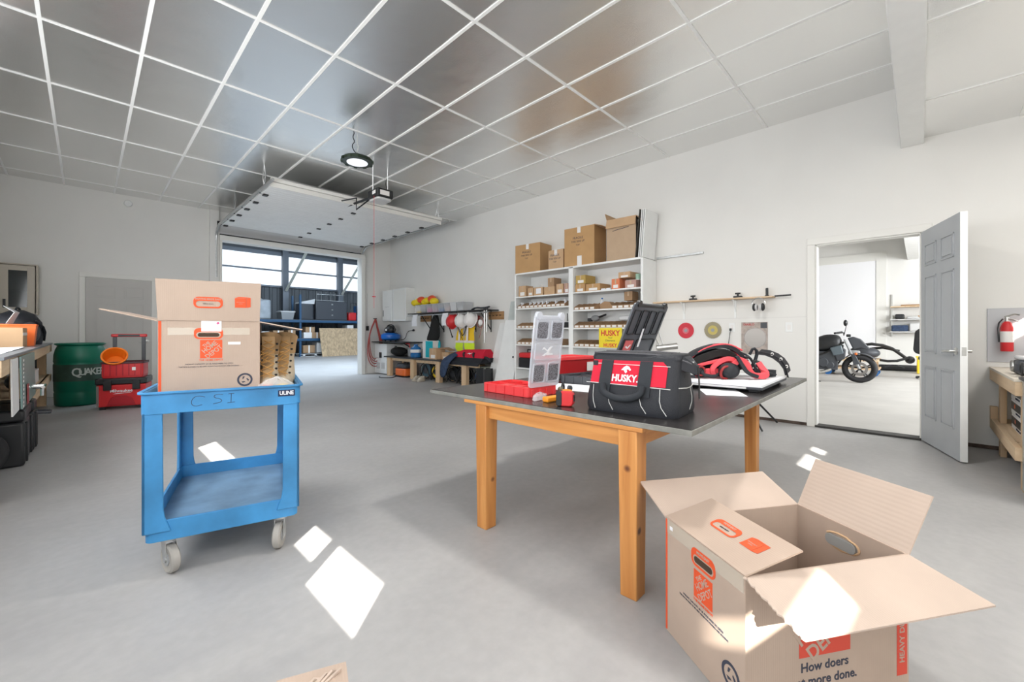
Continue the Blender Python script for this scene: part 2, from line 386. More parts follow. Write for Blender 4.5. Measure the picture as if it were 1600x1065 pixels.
# column left of the overhead opening + opening jambs + header
g = B(); g.box(1.74, 1.90, YB - .07, YB, 0, HC); struct('trim_6', g, wall_m, bevel=.004)
g = B(); g.box(1.902, 1.945, YB - .1, YB + .15, 0, 2.955); g.box(4.925, 5.02, YB - .1, YB + .15, 0, 2.955); g.box(1.902, 5.02, YB - .12, YB + .15, 2.955, 3.06)
struct('trim_7', g, trim_m, bevel=.006)
# ------------------------------------------------------------------ man door in the back wall
def panel_door(b, w, h, t, M=None):  # six raised panels both faces, door in x (0..w), z, thickness y
    b.box(0, w, -t / 2, t / 2, 0, h, M)
    for cx in (.28, .72):
        for z0, z1 in ((.12, .36), (.42, .78), (.83, .93)):
            x0, x1 = (cx - .155) * w, (cx + .155) * w
            for sgn in (-1, 1):
                y = sgn * t / 2
                for q, d in ((0, .008), (.022, -.0), (.03, .009)):
                    if d > 0: 
                        if q == 0:
                            for (a0, a1, c0, c1) in ((x0, x1, z0 * h, z0 * h + .012), (x0, x1, z1 * h - .012, z1 * h), (x0, x0 + .012, z0 * h, z1 * h), (x1 - .012, x1, z0 * h, z1 * h)):
                                b.box(a0, a1, min(y, y + sgn * d), max(y, y + sgn * d), c0, c1, M)
                        else: b.box(x0 + q, x1 - q, min(y, y + sgn * d), max(y, y + sgn * d), z0 * h + q, z1 * h - q, M)
def lever(parent, M, m, side=1, flip=1):
    b = B(); b.lathe([(.030, 0), (.030, .008), (.012, .012), (.011, .045)], 20, M)
    b.tube([M @ Vector((0, 0, .042)), M @ Vector((flip * .03, 0, .05)), M @ Vector((flip * .115, -.004, .048))], .0085, 10, 1)
    return obj('door_handle', b, m, parent)
b = B(); panel_door(b, .86, 2.02, .04); d1 = tag(obj('door_1', b, taupe_m, smooth=False, M=Matrix.Translation((-.01, YB - .012, .005))), kind='structure')
d1.matrix_basis = Matrix.Translation((-.01, YB - .012, .005))
lever(d1, frame((.80, -.02, .90), (1, 0, 0), (0, 0, 1)), steel_m, flip=-1)
g = B(); g.box(-.09, -.012, YB - .02, YB, 0, 2.03); g.box(.852, .93, YB - .02, YB, 0, 2.03); g.box(-.09, .93, YB - .02, YB, 2.03, 2.11)
struct('trim_8', g, trim_m, bevel=.004)
# ------------------------------------------------------------------ open grey door on the right
g = B()
for y0, y1 in ((.85, .925), (-.085, -.01)): g.box(XW - .016, XW, y0, y1, 0, 2.06)
g.box(XW - .016, XW, -.085, .925, 2.06, 2.135)
g.box(XW - .001, XW + .13, .835, .851, 0, 2.06); g.box(XW - .001, XW + .13, -.011, .003, 0, 2.06); g.box(XW - .001, XW + .13, -.01, .85, 2.045, 2.061)
struct('trim_9', g, trim_m, bevel=.003)
struct('trim_10', B().box(XW - .03, XW + .13, -.01, .85, 0, .02), mat('threshold', (.03, .028, .026), .6), bevel=.003)
ang = math.atan2(-.223, -.76)
dM = Matrix.Translation((XW - .02, -.03, .012)) @ rot(rz=ang)
b = B(); panel_door(b, .80, 2.04, .044); d2 = tag(obj('door_2', b, greydoor_m, smooth=False), kind='structure'); d2.matrix_basis = dM
obj('door_edge', B().box(.80, .803, -.0225, .0225, 0, 2.04), white_m, d2)
lever(d2, frame((.74, -.022, .90), (1, 0, 0), (0, 0, 1)), steel_m, flip=-1)
lever(d2, frame((.74, .022, .90), (-1, 0, 0), (0, 0, 1)), steel_m, flip=1)
obj('latch_plate', B().box(.803, .806, -.014, .014, .865, .935), steel_m, d2, bevel=.001)
hb = B()
for z in (.25, 1.0, 1.8): hb.cyl((-.006, .024, z), (-.006, .024, z + .09), .008)
obj('hinge', hb, steel_m, d2)
# ================================================================== OVERHEAD DOOR
t = thing('overhead_door', 'white sectional overhead door rolled up under the ceiling above the big opening', 'overhead door', (0, 0, 0))
XA, XB, ZH = 1.90, 4.90, 3.22
path = [(YB - .06, 3.0), (YB - .06, 3.12), (YB - .12, 3.19), (YB - .28, 3.235)]
b = B(); b.loft([[(x, y, z), (x, y - .0, z + .0), (x, y + .04, z + .02), (x, y + .04, z + .02)] for x in (XA, XB) for y, z in path[:1]] if False else [[(XA, y, z), (XB, y, z), (XB, y + .03, z + .03), (XA, y + .03, z + .03)] for y, z in path])
obj('door_section', b, lgrey_m, t)
y1 = YB - .28
for k in range(6):
    y0 = y1 - .535
    b = B(); b.box(XA, XB, y0 + .004, y1 - .004, ZH + .012, ZH + .055)
    for q in range(1, 5): b.box(XA, XB, y0 + q * .107 - .003, y0 + q * .107 + .003, ZH + .009, ZH + .013)
    obj('door_section', b, white_m, t, bevel=.004); y1 = y0
YE = y1
b = B(); b.box(XA - .02, XB + .02, YE - .03, YE, ZH - .015, ZH + .055); obj('bottom_rail', b, trim_m, t, bevel=.004)
b = B(); b.box(XA - .02, XB + .02, YE - .06, YE - .01, ZH + .06, ZH + .11); obj('stiffener', b, trim_m, t, bevel=.006)
obj('weather_seal', B().box(XA, XB, YB - .13, YB - .09, 3.058, 3.078), black_m, t)
hb = B()
for k in range(6):
    yy = YB - .28 - .535 * k
    hb.box(3.35, 3.42, yy - .03, yy + .03, ZH - .005, ZH + .012)
    for xx in (XA + .03, XB - .1): hb.box(xx, xx + .07, yy - .04, yy + .04, ZH - .008, ZH + .012); 
    hb.cyl((XA - .03, yy, ZH + .02), (XA + .05, yy, ZH + .02), .008); hb.cyl((XB - .05, yy, ZH + .02), (XB + .03, yy, ZH + .02), .008)
obj('hinge', hb, blackmet_m, t)
for x, nm in ((XA - .05, 'left'), (XB + .05, 'right')):
    b = B(); pts = [(x, YB - .06, .02 if nm == 'right' else 2.2), (x, YB - .06, 2.95), (x, YB - .09, 3.09), (x, YB - .2, 3.18), (x, YB - .35, ZH + .02), (x, YE - .25, ZH + .02)]
    b.tube(pts, .022, 8, 1); o = tag(obj('door_track', b, galv_m), 'galvanised roller track along the %s side of the overhead door' % nm, 'door track')
    bb = B()
    for yy in (YE + .15, YB - 1.6):
        bb.tube([(x, yy, ZH + .03), (x, yy - .06, ZH + .16), (x, yy, HC)], .01, 4); bb.tube([(x, yy, ZH + .03), (x, yy + .07, ZH + .16), (x, yy, HC)], .01, 4)
    obj('hanger_bracket', bb, galv_m, o)
b = B(); b.cyl((XA - .08, YB - .05, 3.30), (XB + .1, YB - .05, 3.30), .016); b.cyl((XA - .04, YB - .05, 3.30), (XA + .06, YB - .05, 3.30), .05); b.cyl((XB - .06, YB - .05, 3.30), (XB + .04, YB - .05, 3.30), .05)
tag(obj('torsion_shaft', b, blackmet_m), 'dark steel torsion shaft over the overhead door opening', 'door shaft')
# opener
t = thing('door_opener', 'black box-shaped overhead door opener hanging from the ceiling', 'door opener', (3.12, 5.85, 3.08))
obj('housing', B().box(-.13, .13, -.16, .16, 0, .13), black_m, t, bevel=.02)
obj('cover', B().prism(rrect(.24, .30, .05), -.03, 0), lgrey_m, t, bevel=.008)
b = B(); b.tube([(0, .16, .09), (.05, 1.8, .22)], .022, 4); b.tube([(.05, 1.8, .22), (.09, YB - 5.9, .28)], .018, 4); obj('rail', b, blackmet_m, t)
b = B(); b.tube([(-.02, .3, .07), (-.12, .55, -.06), (-.15, .48, .1), (-.2, .9, .14)], .012, 5); obj('arm', b, black_m, t)
b = B()
for x in (-.12, .12): b.tube([(x, 0, .1), (x, 0, HC - 3.08)], .008, 4)
obj('hanger_strap', b, galv_m, t)
b = B(); b.tube([(.1, .0, .12), (.13, .04, .2), (.09, .02, .28), (.13, 0, .4), (.12, 0, .475)], .005, 6, 1); obj('power_cord', b, black_m, t)
obj('warning_label', B().box(-.132, -.131, -.1, 0, .05, .10), label_m, t); obj('info_label', B().box(-.09, .06, -.162, -.161, .03, .1), label_m, t)
b = B(); b.tube([(2.99, 5.8, 3.1), (2.99, 5.8, 1.45)], .003, 4); b.tube([(2.99, 5.8, 1.45), (2.99, 5.8, 1.43)], .003, 4)
t = tag(obj('release_cord', b, red_m), 'thin red emergency release cord hanging from the door opener', 'cord')
obj('pull_handle', B().cyl((2.965, 5.8, 1.60), (3.015, 5.8, 1.60), .008), red_m, t)
# bay lamp
t = thing('high_bay_lamp', 'round dark green high-bay lamp hanging near the ceiling', 'ceiling lamp', (2.38, 5.05, 3.2))
b = B(); b.lathe([(.12, 0), (.185, .002), (.19, .03), (.17, .05), (.10, .055), (.07, .09), (.03, .10)], 40)
for k in range(10):
    a = 2 * PI * k / 10; b.box(.172, .196, -.02, .02, -.004, .03, rot(rz=a))
obj('housing', b, mat('dark_green_metal', (.025, .04, .025), .35, .5), t)
obj('lens', B().lathe([(.125, -.004), (.125, .002)], 40), lens_m, t)
obj('hook', B().torus(.02, .005, Matrix.Translation((0, 0, .115)) @ rot(PI / 2)), steel_m, t)
b = B(); b.tube([(0, 0, .13), (.01, 0, .2), (-.005, 0, .26), (0, 0, .357)], .006, 6); b.box(-.03, .03, -.004, .004, .21, .217); obj('chain', b, steel_m, t)
b = B(); b.tube([(0, 0, .1), (-.05, 0, .14), (-.07, 0, .2), (-.03, 0, .25), (-.06, 0, .3), (-.04, 0, .357)], .006, 6, 1); obj('power_cord', b, black_m, t)
b = B().lathe([(.06, 0), (.06, .02), (.05, .035)], 24, frame((.53, YB, 3.41), (1, 0, 0), (0, 0, 1)))
tag(obj('smoke_detector', b, white_m), 'round white detector high on the wall above the grey door', 'detector')
# ================================================================== HANGAR BEYOND THE OPENING
YH = 21.3
b = B(); b.box(-3, 14, YH, YH + .1, 0, 3.22); b.box(-3, 14, YH, YH + .1, 4.66, 6)
x = 2.0
while x < 13: b.prism([(x, YH), (x + .05, YH - .035), (x + .11, YH - .035), (x + .16, YH)], 0, 3.2); x += .32
struct('wall_hangar', b, hangwall_m, smooth=False)
struct('wall_hangar_side', B().box(-3.1, -3, YB + .15, YH, 0, 6), hangwall_m, smooth=False); struct('wall_hangar_end', B().box(13, 13.1, YB + .15, YH, 0, 6), hangwall_m, smooth=False)
struct('ceiling_hangar', B().box(-3, 13.1, YB + .1, YH + .1, 5.6, 5.7), hangwall_m, smooth=False)
b = B(); b.box(XW + .12, 13.1, YB + .05, YB + .15, 0, 5.6); b.box(-3, XL - .15, YB + .05, YB + .15, 0, 5.6); b.box(XL - .15, XW + .12, YB + .05, YB + .15, HC, 5.6)
struct('wall_divider', b, hangwall_m, smooth=False)
struct('floor_hangar', B().box(-3.1, 13.1, 17.2, YH + .1, -.2, -.0005), floor_m, smooth=False)
b = B(); x = 1.0
prof = []
while x < 13: prof += [(x, YH + .02), (x + .10, YH - .01)]; x += .2
b = B().loft([[(x, y, z) for x, y in prof] for z in (3.22, 4.66)], cap=False, close=False)
struct('window_3', b, sky_m, smooth=False)
g = B(); g.box(-3, 13, YH - .12, YH - .03, 3.16, 3.24); g.box(-3, 13, YH - .1, YH - .04, 3.90, 3.97); g.box(-3, 13, YH - .14, YH - .03, 4.62, 4.78)
struct('trim_11', g, mat('grey_steel_girt', (.18, .2, .23), .5, .3), smooth=False)
for x in (3.6, 6.45, 9.0, 11.5):
    p = tag(obj('steel_post', B().box(x - .12, x + .12, YH - .35, YH - .12, 0, 5.6), mat('grey_steel_girt', (.18, .2, .23)), smooth=False), kind='structure')
for x in (6.4, 9.0):
    b = B(); b.tube([(x + .05, YH - .4, 3.0), (x + .55, YH - 2.6, 5.3)], .07, 4)
    tag(obj('diagonal_brace', b, mat('pale_brace', (.55, .56, .50), .6)), 'pale diagonal roof brace in the hangar, %s of the two' % ('left' if x < 7 else 'right'), 'brace')
# blue pallet rack
t = thing('pallet_rack', 'dark blue steel pallet rack against the hangar wall', 'rack', (0, 0, 0))
for x in (4.2, 6.6, 9.9):
    for y in (19.55, 20.55): obj('upright', B().box(x - .04, x + .04, y - .04, y + .04, 0, 2.75 if x == 6.6 else 2.1), bluerack_m, t)
for z in (.80, 1.62):
    for y in (19.52, 20.55): obj('beam', B().box(4.2, 9.9, y - .03, y + .03, z - .10, z), bluerack_m, t)
    obj('deck', B().box(4.2, 9.9, 19.5, 20.6, z, z + .02), hangwall_m, t)
b = B().prism(rrect(.62, .7, .15), 0, .82, M=Matrix.Translation((5.2, 20.05, 1.645)))
o = tag(obj('water_tank', b, mat('cloudy_grey_plastic', (.42, .46, .50), .5, noise=.2, nscale=4), bevel=.05), 'grey wrapped square tank on the upper blue rack shelf', 'tank')
obj('plastic_wrap', B().lathe([(.2, 0), (.12, .05), (.03, .12)], 12, Matrix.Translation((5.1, 20.05, 2.46))), milky_m, o)
t = thing('storage_tote', 'grey storage tote with a white lid on the upper rack shelf', 'tote', (6.15, 20, 1.645))
obj('bin', B().hexa([(-.22, -.25, 0), (.22, -.25, 0), (.22, .25, 0), (-.22, .25, 0)], [(-.27, -.3, .30), (.27, -.3, .30), (.27, .3, .30), (-.27, .3, .30)]), grey_m, t); obj('lid', B().box(-.3, .3, -.33, .33, .30, .37), lgrey_m, t, bevel=.02)
t = thing('wrapped_bundle', 'dark bundle with pale plastic wrap beside the blue rack upright', 'bundle', (6.95, 20, 1.645))
obj('bundle', B().prism(rrect(.62, .6, .1), 0, .75), darkgrey_m, t, bevel=.04); obj('wrap', B().hexa([(-.33, -.32, .72), (.30, -.32, .72), (.30, .32, .72), (-.33, .32, .72)], [(-.3, -.3, .78), (.34, -.3, .95), (.34, .3, .95), (-.3, .3, .78)]), milky_m, t)
t = thing('equipment_case', 'big black equipment case on the upper blue rack shelf', 'case', (8.0, 19.98, 1.645))
obj('case_body', B().box(-.72, .72, -.4, .4, 0, .88), darkgrey_m, t, bevel=.03)
b = B()
for z in (.2, .45, .7): b.box(-.02, .05, -.415, -.4, z, z + .06)
obj('latch', b, steel_m, t)
t = thing('wire_cage', 'grey wire cage standing on top of the big black equipment case', 'cage', (8.0, 19.98, 2.53))
b = B()
for k in range(7): b.cyl((-.65 + .21 * k, -.3, 0), (-.65 + .21 * k, -.3, .42), .012, seg=5)
b.cyl((-.67, -.3, .02), (.64, -.3, .02), .012, seg=5); b.cyl((-.67, -.3, .3), (.64, -.3, .3), .012, seg=5); obj('wire_panel', b, galv_m, t)
for i, (x, z, c, l) in enumerate(((9.05, 1.645, red_m, 'red and black machine part at the right end of the upper rack shelf'), (9.55, 1.645, blue_m, 'blue crate at the right end of the upper rack shelf'))):
    o = tag(obj('machine_part' if i == 0 else 'crate', B().box(x - .2, x + .2, 19.7, 20.3, z, z + (.4 if i == 0 else .75)), c, bevel=.05), l, 'machine part' if i == 0 else 'crate')
    obj('frame', B().tube([(x - .2, 19.7, z + .3), (x - .1, 19.68, z + .85), (x + .15, 19.68, z + .85), (x + .2, 19.7, z + .3)], .02, 6), c if i else black_m, o)
RB = [(4.75, .3, .42, .82, cardd_m), (5.2, .4, .3, .82, lgrey_m), (5.75, .42, .34, .82, cardd_m), (6.28, .3, .36, .82, cardd_m), (6.95, .35, .26, .82, label_m), (7.35, .45, .26, .82, cardd_m), (7.05, .4, .24, 1.08, cardd_m), (8.9, .3, .36, 1.0, label_m), (7.0, .5, .34, .16, cardd_m), (7.55, .42, .45, .16, label_m)]
nm = ['left end of the middle rack shelf', 'grey carton, second from the left on the middle rack shelf', 'left of the blue upright on the middle rack shelf', 'touching the blue upright on the middle rack shelf', 'white carton right of the upright on the middle rack shelf', 'low carton beside the strand boards on the middle rack shelf', 'topmost carton right of the upright on the middle rack shelf', 'white carton seen above the strand boards', 'brown carton on the pallet under the rack', 'white file box on the pallet under the rack']
for (x, ww, hh, z, m), l in zip(RB, nm):
    if z == 1.0: z = .82; hh = .6
    o = tag(obj('carton', B().box(x - ww / 2, x + ww / 2, 19.62, 20.2, z, z + hh), m, bevel=.008), l if 'carton' in l or 'box' in l else 'brown carton ' + l, 'box', 'cartons on the blue rack')
    obj('packing_tape', B().box(x - .03, x + .03, 19.618, 19.62, z, z + hh), label_m, o)
b = B()
for x in (6.75, 7.25, 7.75): b.box(x - .05, x + .05, 19.5, 20.4, 0, .1)
for k in range(6): b.box(6.6, 7.95, 19.5 + .16 * k, 19.6 + .16 * k, .1, .12)
b.box(6.6, 7.95, 19.5, 19.52, 0, .02)
tag(obj('wooden_pallet', b, lgrey_m, smooth=False), 'weathered pallet on the floor under the blue rack', 'pallet')
for i in range(4):
    x0 = 7.32 + i * .62
    q = [(x0, 18.95 + .04 * i, 0), (x0 + .66, 18.95 + .04 * i, 0), (x0 + .66, 19.33 + .04 * i, 1.27), (x0, 19.33 + .04 * i, 1.27)]
    tag(obj('strand_board', B().slab(q, .015), osb_m, smooth=False), 'strand board panel leaning on the rack, %s' % ('leftmost', 'second from the left', 'third from the left', 'rightmost')[i], 'board', 'strand boards leaning in a row')
t = thing('blue_barrow', 'blue wheeled thing half hidden behind the right door jamb', 'barrow', (7.6, 15.4, 0))
obj('body', B().box(-.2, .5, -.3, .3, .1, .55), blue_m, t, bevel=.05); obj('wheel', B().cyl((-.1, -.32, .1), (-.1, -.28, .1), .1, seg=20), black_m, t)

# ================================================================== NEXT ROOM
NX = 16.8
struct('wall_far', B().box(NX, NX + .1, -4.6, 7, 0, 4.3), wall_m, smooth=False)
struct('wall_next_left', B().box(XW + .12, NX, 6.9, 7, 0, 4.3), wall_m, smooth=False)
holed('wall_next_right', XW + .12, NX, 0, 4.3, [(8.3, 8.75, 2.3, 2.7), (9.8, 10.3, 2.3, 2.7), (11.2, 12, 2.3, 2.7)], lambda b, a, c, d, e: b.box(a, c, -4.6, -4.5, d, e), wall_m)
struct('wall_next_front', B().box(XW + .12, XW + .2, -4.6, YF, 0, 4.3), wall_m, smooth=False)
struct('wall_next_upper', B().box(XW + .12, XW + .14, -4.6, 7, HC, 4.3), wall_m, smooth=False)
struct('ceiling_next', B().box(XW + .1, NX + .1, -4.6, 7, 4.3, 4.4), wall_m, smooth=False)
struct('floor_next', B().box(XW + .12, NX + .4, -4.6, 7, -.1, .0015), mat('pale_concrete', (.50, .485, .46), .5, noise=.12, nscale=1.5), smooth=False)
struct('trim_12', B().box(6.1, NX, .02, .26, 3.19, 4.3), white_m, smooth=False)
b = B(); b.box(NX - .03, NX, .95, 4.5, .2, 3.25)
for k in range(1, 5): b.box(NX - .035, NX - .03, .95, 4.5, .2 + .61 * k - .006, .2 + .61 * k)
struct('door_3', b, mat('bright_door_panel', (.9, .9, .92), .5), smooth=False)
b = B(); b.box(NX - .05, NX, .72, .95, 0, 3.25); b.box(NX - .05, NX, .72, 4.7, 3.25, 3.5); struct('trim_13', b, trim_m, smooth=False)
t = thing('bracket_shelving', 'three wall shelves on steel uprights on the far wall of the next room', 'shelf', (0, 0, 0))
for y in (.6, -.1): obj('upright', B().box(NX - .04, NX, y - .02, y + .02, .95, 2.2), steel_m, t)
for z, m in ((1.07, lgrey_m), (1.43, lgrey_m), (1.80, studx_m)): obj('shelf', B().box(NX - .4, NX - .04, -.9, .62, z, z + .03), m, t)
for i, (y, z, wd, h, m, nmx, l) in enumerate(((.42, 1.46, .2, .14, black_m, 'helmet', 'black lump at the left end of the middle wall shelf in the next room'), (.12, 1.46, .3, .07, lgrey_m, 'hand_tool', 'pale tool lying in the middle of the middle wall shelf in the next room'), (-.05, 1.46, .2, .1, cardt_m, 'carton', 'tan carton on the middle wall shelf in the next room'), (.42, 1.10, .36, .18, navy_m, 'cloth_bundle', 'blue cloth bundle on the lowest wall shelf in the next room'), (.08, 1.10, .28, .24, lgrey_m, 'tool_case', 'light grey case with a handle on the lowest wall shelf in the next room'), (.1, 1.83, .6, .04, cardd_m, 'plank', 'brown plank lying on the top wall shelf in the next room'))):
    o = tag(obj(nmx, B().box(NX - .38, NX - .1, y - wd / 2, y + wd / 2, z, z + h), m, bevel=min(.03, h / 3)), l, nmx.replace('_', ' '))
t = thing('office_chair', 'dark chair back showing at the edge of the open grey door', 'chair', (13.2, -.12, 0))
obj('backrest', B().prism(rrect(.45, .6, .12), -.04, .04, M=Matrix.Translation((0, .0, .87)) @ rot(PI / 2 + .25, 0, 1.3)), black_m, t, bevel=.03)
obj('seat', B().prism(rrect(.5, .5, .1), .44, .52, M=Matrix.Translation((.2, -.1, 0))), black_m, t, bevel=.03); obj('pedestal', B().cyl((.2, -.1, .08), (.2, -.1, .44), .03), black_m, t)
b = B()
for k in range(5): a = k * 1.2566; b.tube([(.2, -.1, .08), (.2 + .28 * math.cos(a), -.1 + .28 * math.sin(a), .04)], .02, 6); b.ball((.2 + .28 * math.cos(a), -.1 + .28 * math.sin(a), .032), .03)
obj('star_base', b, black_m, t)
b = B().prism(rrect(.9, .3, .1), 0, .16, M=Matrix.Translation((15.9, .42, .003)) @ rot(rz=-1.45)); o = tag(obj('equipment_bag', b, black_m, bevel=.05), 'long black bag lying at the foot of the far wall', 'bag')
obj('strap', B().tube([(15.6, .7, .1), (15.5, .5, .2), (15.55, .3, .1)], .015, 6, 1), darkgrey_m, o)
o = tag(obj('yellow_crate', B().box(15.0, 15.3, -.2, .06, .003, .42), yellow_m, bevel=.02), 'small yellow crate on the next room floor by the grey door edge', 'crate'); obj('lid', B().box(14.98, 15.32, -.22, .08, .42, .45), yellow_m, o)
# dolly with engine parts
t = thing('wooden_dolly', 'low wooden dolly with a blue wheel behind the motorcycle', 'dolly', (13.6, 1.05, .0015))
obj('deck', B().box(-.35, .45, -.35, 1.2, .36, .42), studx_m, t); obj('lower_deck', B().box(-.35, .45, -.35, 1.2, .16, .2), studx_m, t)
for x in (-.3, .36):
    for y in (-.3, .6): obj('post', B().box(x, x + .08, y, y + .08, .2, .36), stud_m, t)
    for y in (-.26, .64):
        c = obj('caster', B().cyl((x + .02, y, .08), (x + .07, y, .08), .08, seg=20), blue_m, t); obj('fork', B().box(x + .0, x + .1, y - .03, y + .03, .12, .16), steel_m, c)
t = thing('engine_assembly', 'dark engine and frame parts piled on the wooden dolly', 'machine parts', (13.6, .95, .422))
obj('casing', B().ball((0, 0, .14), .2, (1, 1.3, .7)), darkgrey_m, t); obj('cover_plate', B().box(-.2, .2, .1, .35, .08, .2), grey_m, t, bevel=.04)
b = B(); b.tube([(0, .3, .2), (-.1, 0, .38), (0, -.4, .32), (0, -.65, .1), (0, -.8, -.05)], .035, 8, 1); b.tube([(.1, .2, .1), (.1, -.2, .3), (.1, -.6, .2)], .03, 8, 1); b.tube([(-.15, -.1, -.0), (-.2, -.5, -.05), (-.1, -.75, .05)], .03, 8, 1)
obj('tube_frame', b, blackmet_m, t)
obj('headstock', B().ball((0, -.78, .0), .09), black_m, t)
tag(obj('storage_crate', B().box(13.4, 13.95, 1.45, 2.1, .425, .62), grey_m, bevel=.03), 'flat grey crate on the dolly behind the motorcycle front wheel', 'crate')
# motorcycle, pointing to -y, side towards the camera
t = thing('motorcycle', 'black naked motorcycle on its side stand in the next room', 'motorcycle', (11.5, .92, .0015), .10)
def wheel(cy, R):
    wt = obj('tyre', B().torus(R - .055, .055, Matrix.Translation((0, cy, R)) @ rot(0, PI / 2), 40, 10), rubber_m, t)
    b = B(); b.torus(R - .10, .013, Matrix.Translation((0, cy, R)) @ rot(0, PI / 2), 40, 8)
    for k in range(5):
        a = k * 2 * PI / 5 + .3
        for da in (-.12, .12): b.tube([(0, cy + .04 * math.cos(a), R + .04 * math.sin(a)), (0, cy + (R - .1) * math.cos(a + da), R + (R - .1) * math.sin(a + da))], .014, 6)
    b.cyl((-.06, cy, R), (.06, cy, R), .035, seg=16); obj('rim', b, blackmet_m, t)
    b = B(); ring_prism(b, [(.14 * math.cos(q * PI / 16), .14 * math.sin(q * PI / 16)) for q in range(32)], [(.09 * math.cos(q * PI / 16), .09 * math.sin(q * PI / 16)) for q in range(32)], -.003, .003, Matrix.Translation((-.055, cy, R)) @ rot(0, PI / 2)); obj('brake_disc', b, mat('dull_steel', (.22, .21, .20), .4, .7), t)
wheel(0, .30); wheel(1.38, .31)
for x in (-.09, .09):
    b = B(); b.tube([(x, 0, .30), (x, .10, .52)], .028, 10); b.tube([(x, .10, .52), (x, .25, .92)], .022, 10); obj('fork_leg', b, grey_m if x < 0 else black_m, t)
b = B(); b.tube([(-.38, .40, 1.05), (-.2, .26, 1.08), (0, .26, .99), (.2, .26, 1.08), (.38, .40, 1.05)], .012, 8, 1); obj('handlebar', b, blackmet_m, t)
for x in (-1, 1): obj('grip', B().cyl((x * .24, .29, 1.07), (x * .39, .41, 1.05), .022), rubber_m, t)
for x in (-1, 1):
    b = B(); b.tube([(x * .24, .25, 1.04), (x * .28, .22, 1.2)], .006, 6); b.ball((x * .30, .23, 1.27), .075, (1, .5, .85)); obj('mirror', b, black_m, t)
b = B(); b.loft([[(-.07, .10, .74), (.07, .10, .74), (.07, .12, .93), (-.07, .12, .93)], [(-.09, -.04, .72), (.09, -.04, .72), (.08, .0, .90), (-.08, .0, .90)], [(-.05, -.12, .72), (.05, -.12, .72), (.04, -.11, .80), (-.04, -.11, .80)]])
obj('headlight', b, darkgrey_m, t, sub=1)
b = B(); b.loft([[(-.10, .28, .68), (.10, .28, .68), (.10, .28, .98), (-.10, .28, .98)], [(-.18, .38, .62), (.18, .38, .62), (.17, .40, 1.06), (-.17, .40, 1.06)], [(-.17, .68, .62), (.17, .68, .62), (.15, .70, 1.03), (-.15, .70, 1.03)], [(-.10, .82, .68), (.10, .82, .68), (.08, .82, .84), (-.08, .82, .84)]])
obj('fuel_tank', b, black_m, t, sub=2)
b = B(); b.loft([[(-.1, .8, .76), (.1, .8, .76), (.1, .8, .83), (-.1, .8, .83)], [(-.13, 1.1, .78), (.13, 1.1, .78), (.13, 1.1, .86), (-.13, 1.1, .86)], [(-.05, 1.5, .9), (.05, 1.5, .9), (.04, 1.5, .95), (-.04, 1.5, .95)]]); obj('saddle', b, blackfab_m, t, sub=1)
b = B(); b.box(-.14, .14, .36, .78, .26, .66); b.cyl((-.19, .62, .42), (.19, .62, .42), .10, seg=20); b.cyl((0, .46, .5), (0, .34, .68), .07, seg=12); b.cyl((-.17, .5, .36), (.17, .5, .36), .08, seg=20)
obj('engine', b, darkgrey_m, t, bevel=.015)
b = B(); b.tube([(-.1, .26, .86), (-.14, .5, .66), (-.13, .85, .5), (-.1, .95, .36)], .022, 8, 1); b.tube([(.1, .26, .86), (.14, .5, .66), (.13, .85, .5), (.1, .95, .36)], .022, 8, 1); b.tube([(-.08, .28, .8), (-.08, .3, .4), (-.08, .6, .26), (-.08, .92, .34)], .018, 8, 1); b.tube([(.08, .9, .36), (.09, 1.38, .31)], .025, 8); b.tube([(-.08, .9, .36), (-.09, 1.38, .31)], .025, 8)
obj('frame', b, blackmet_m, t)
b = B(); b.prism([(.24, .50), (.38, .44), (.44, .66), (.34, .76), (.22, .70)], -.17, .17, 'x'); obj('radiator_shroud', b, darkgrey_m, t, bevel=.02)
b = B(); rr_ = []
for k in range(9):
    a = math.radians(35 + 12.5 * k); R0 = .315; y, z = -R0 * math.cos(a), .30 + R0 * math.sin(a)
    rr_.append([(-.06, y, z), (.06, y, z), (.045, y - .02 * math.cos(a), z + .02 * math.sin(a)), (-.045, y - .02 * math.cos(a), z + .02 * math.sin(a))])
b.loft(rr_); obj('front_mudguard', b, darkgrey_m, t)
obj('fork_cover', B().prism([(-.01, .40), (.06, .58), (.14, .62), (.10, .38)], -.12, .12, 'x'), darkgrey_m, t, bevel=.01)
b = B(); b.prism([(.10, .70), (.20, .95), (.10, .98), (-.02, .93), (-.17, .74), (-.13, .70), (-.02, .74)], -.09, .09, 'x'); obj('headlight_cowl', b, darkgrey_m, t, bevel=.02)
b = B(); b.prism([(.26, .62), (.44, .56), (.50, .74), (.30, .80)], -.20, .20, 'x'); obj('tank_shroud', b, mat('slate_plastic', (.10, .13, .15), .4), t, bevel=.02)
obj('instrument_pod', B().box(-.06, .06, .14, .22, .97, 1.03), black_m, t, bevel=.015)
b = B(); b.tube([(-.1, .4, .42), (-.12, .55, .2), (-.15, .9, .2), (-.17, 1.25, .36)], .035, 10, 1); obj('exhaust', b, steel_m, t)
b = B(); b.tube([(-.1, .75, .3), (-.26, .72, .004)], .012, 6); b.tube([(-.26, .72, .008), (-.27, .65, .008)], .012, 6); obj('side_stand', b, blackmet_m, t)
obj('indicator', B().ball((-.16, .06, .62), .025), orange_m, t)
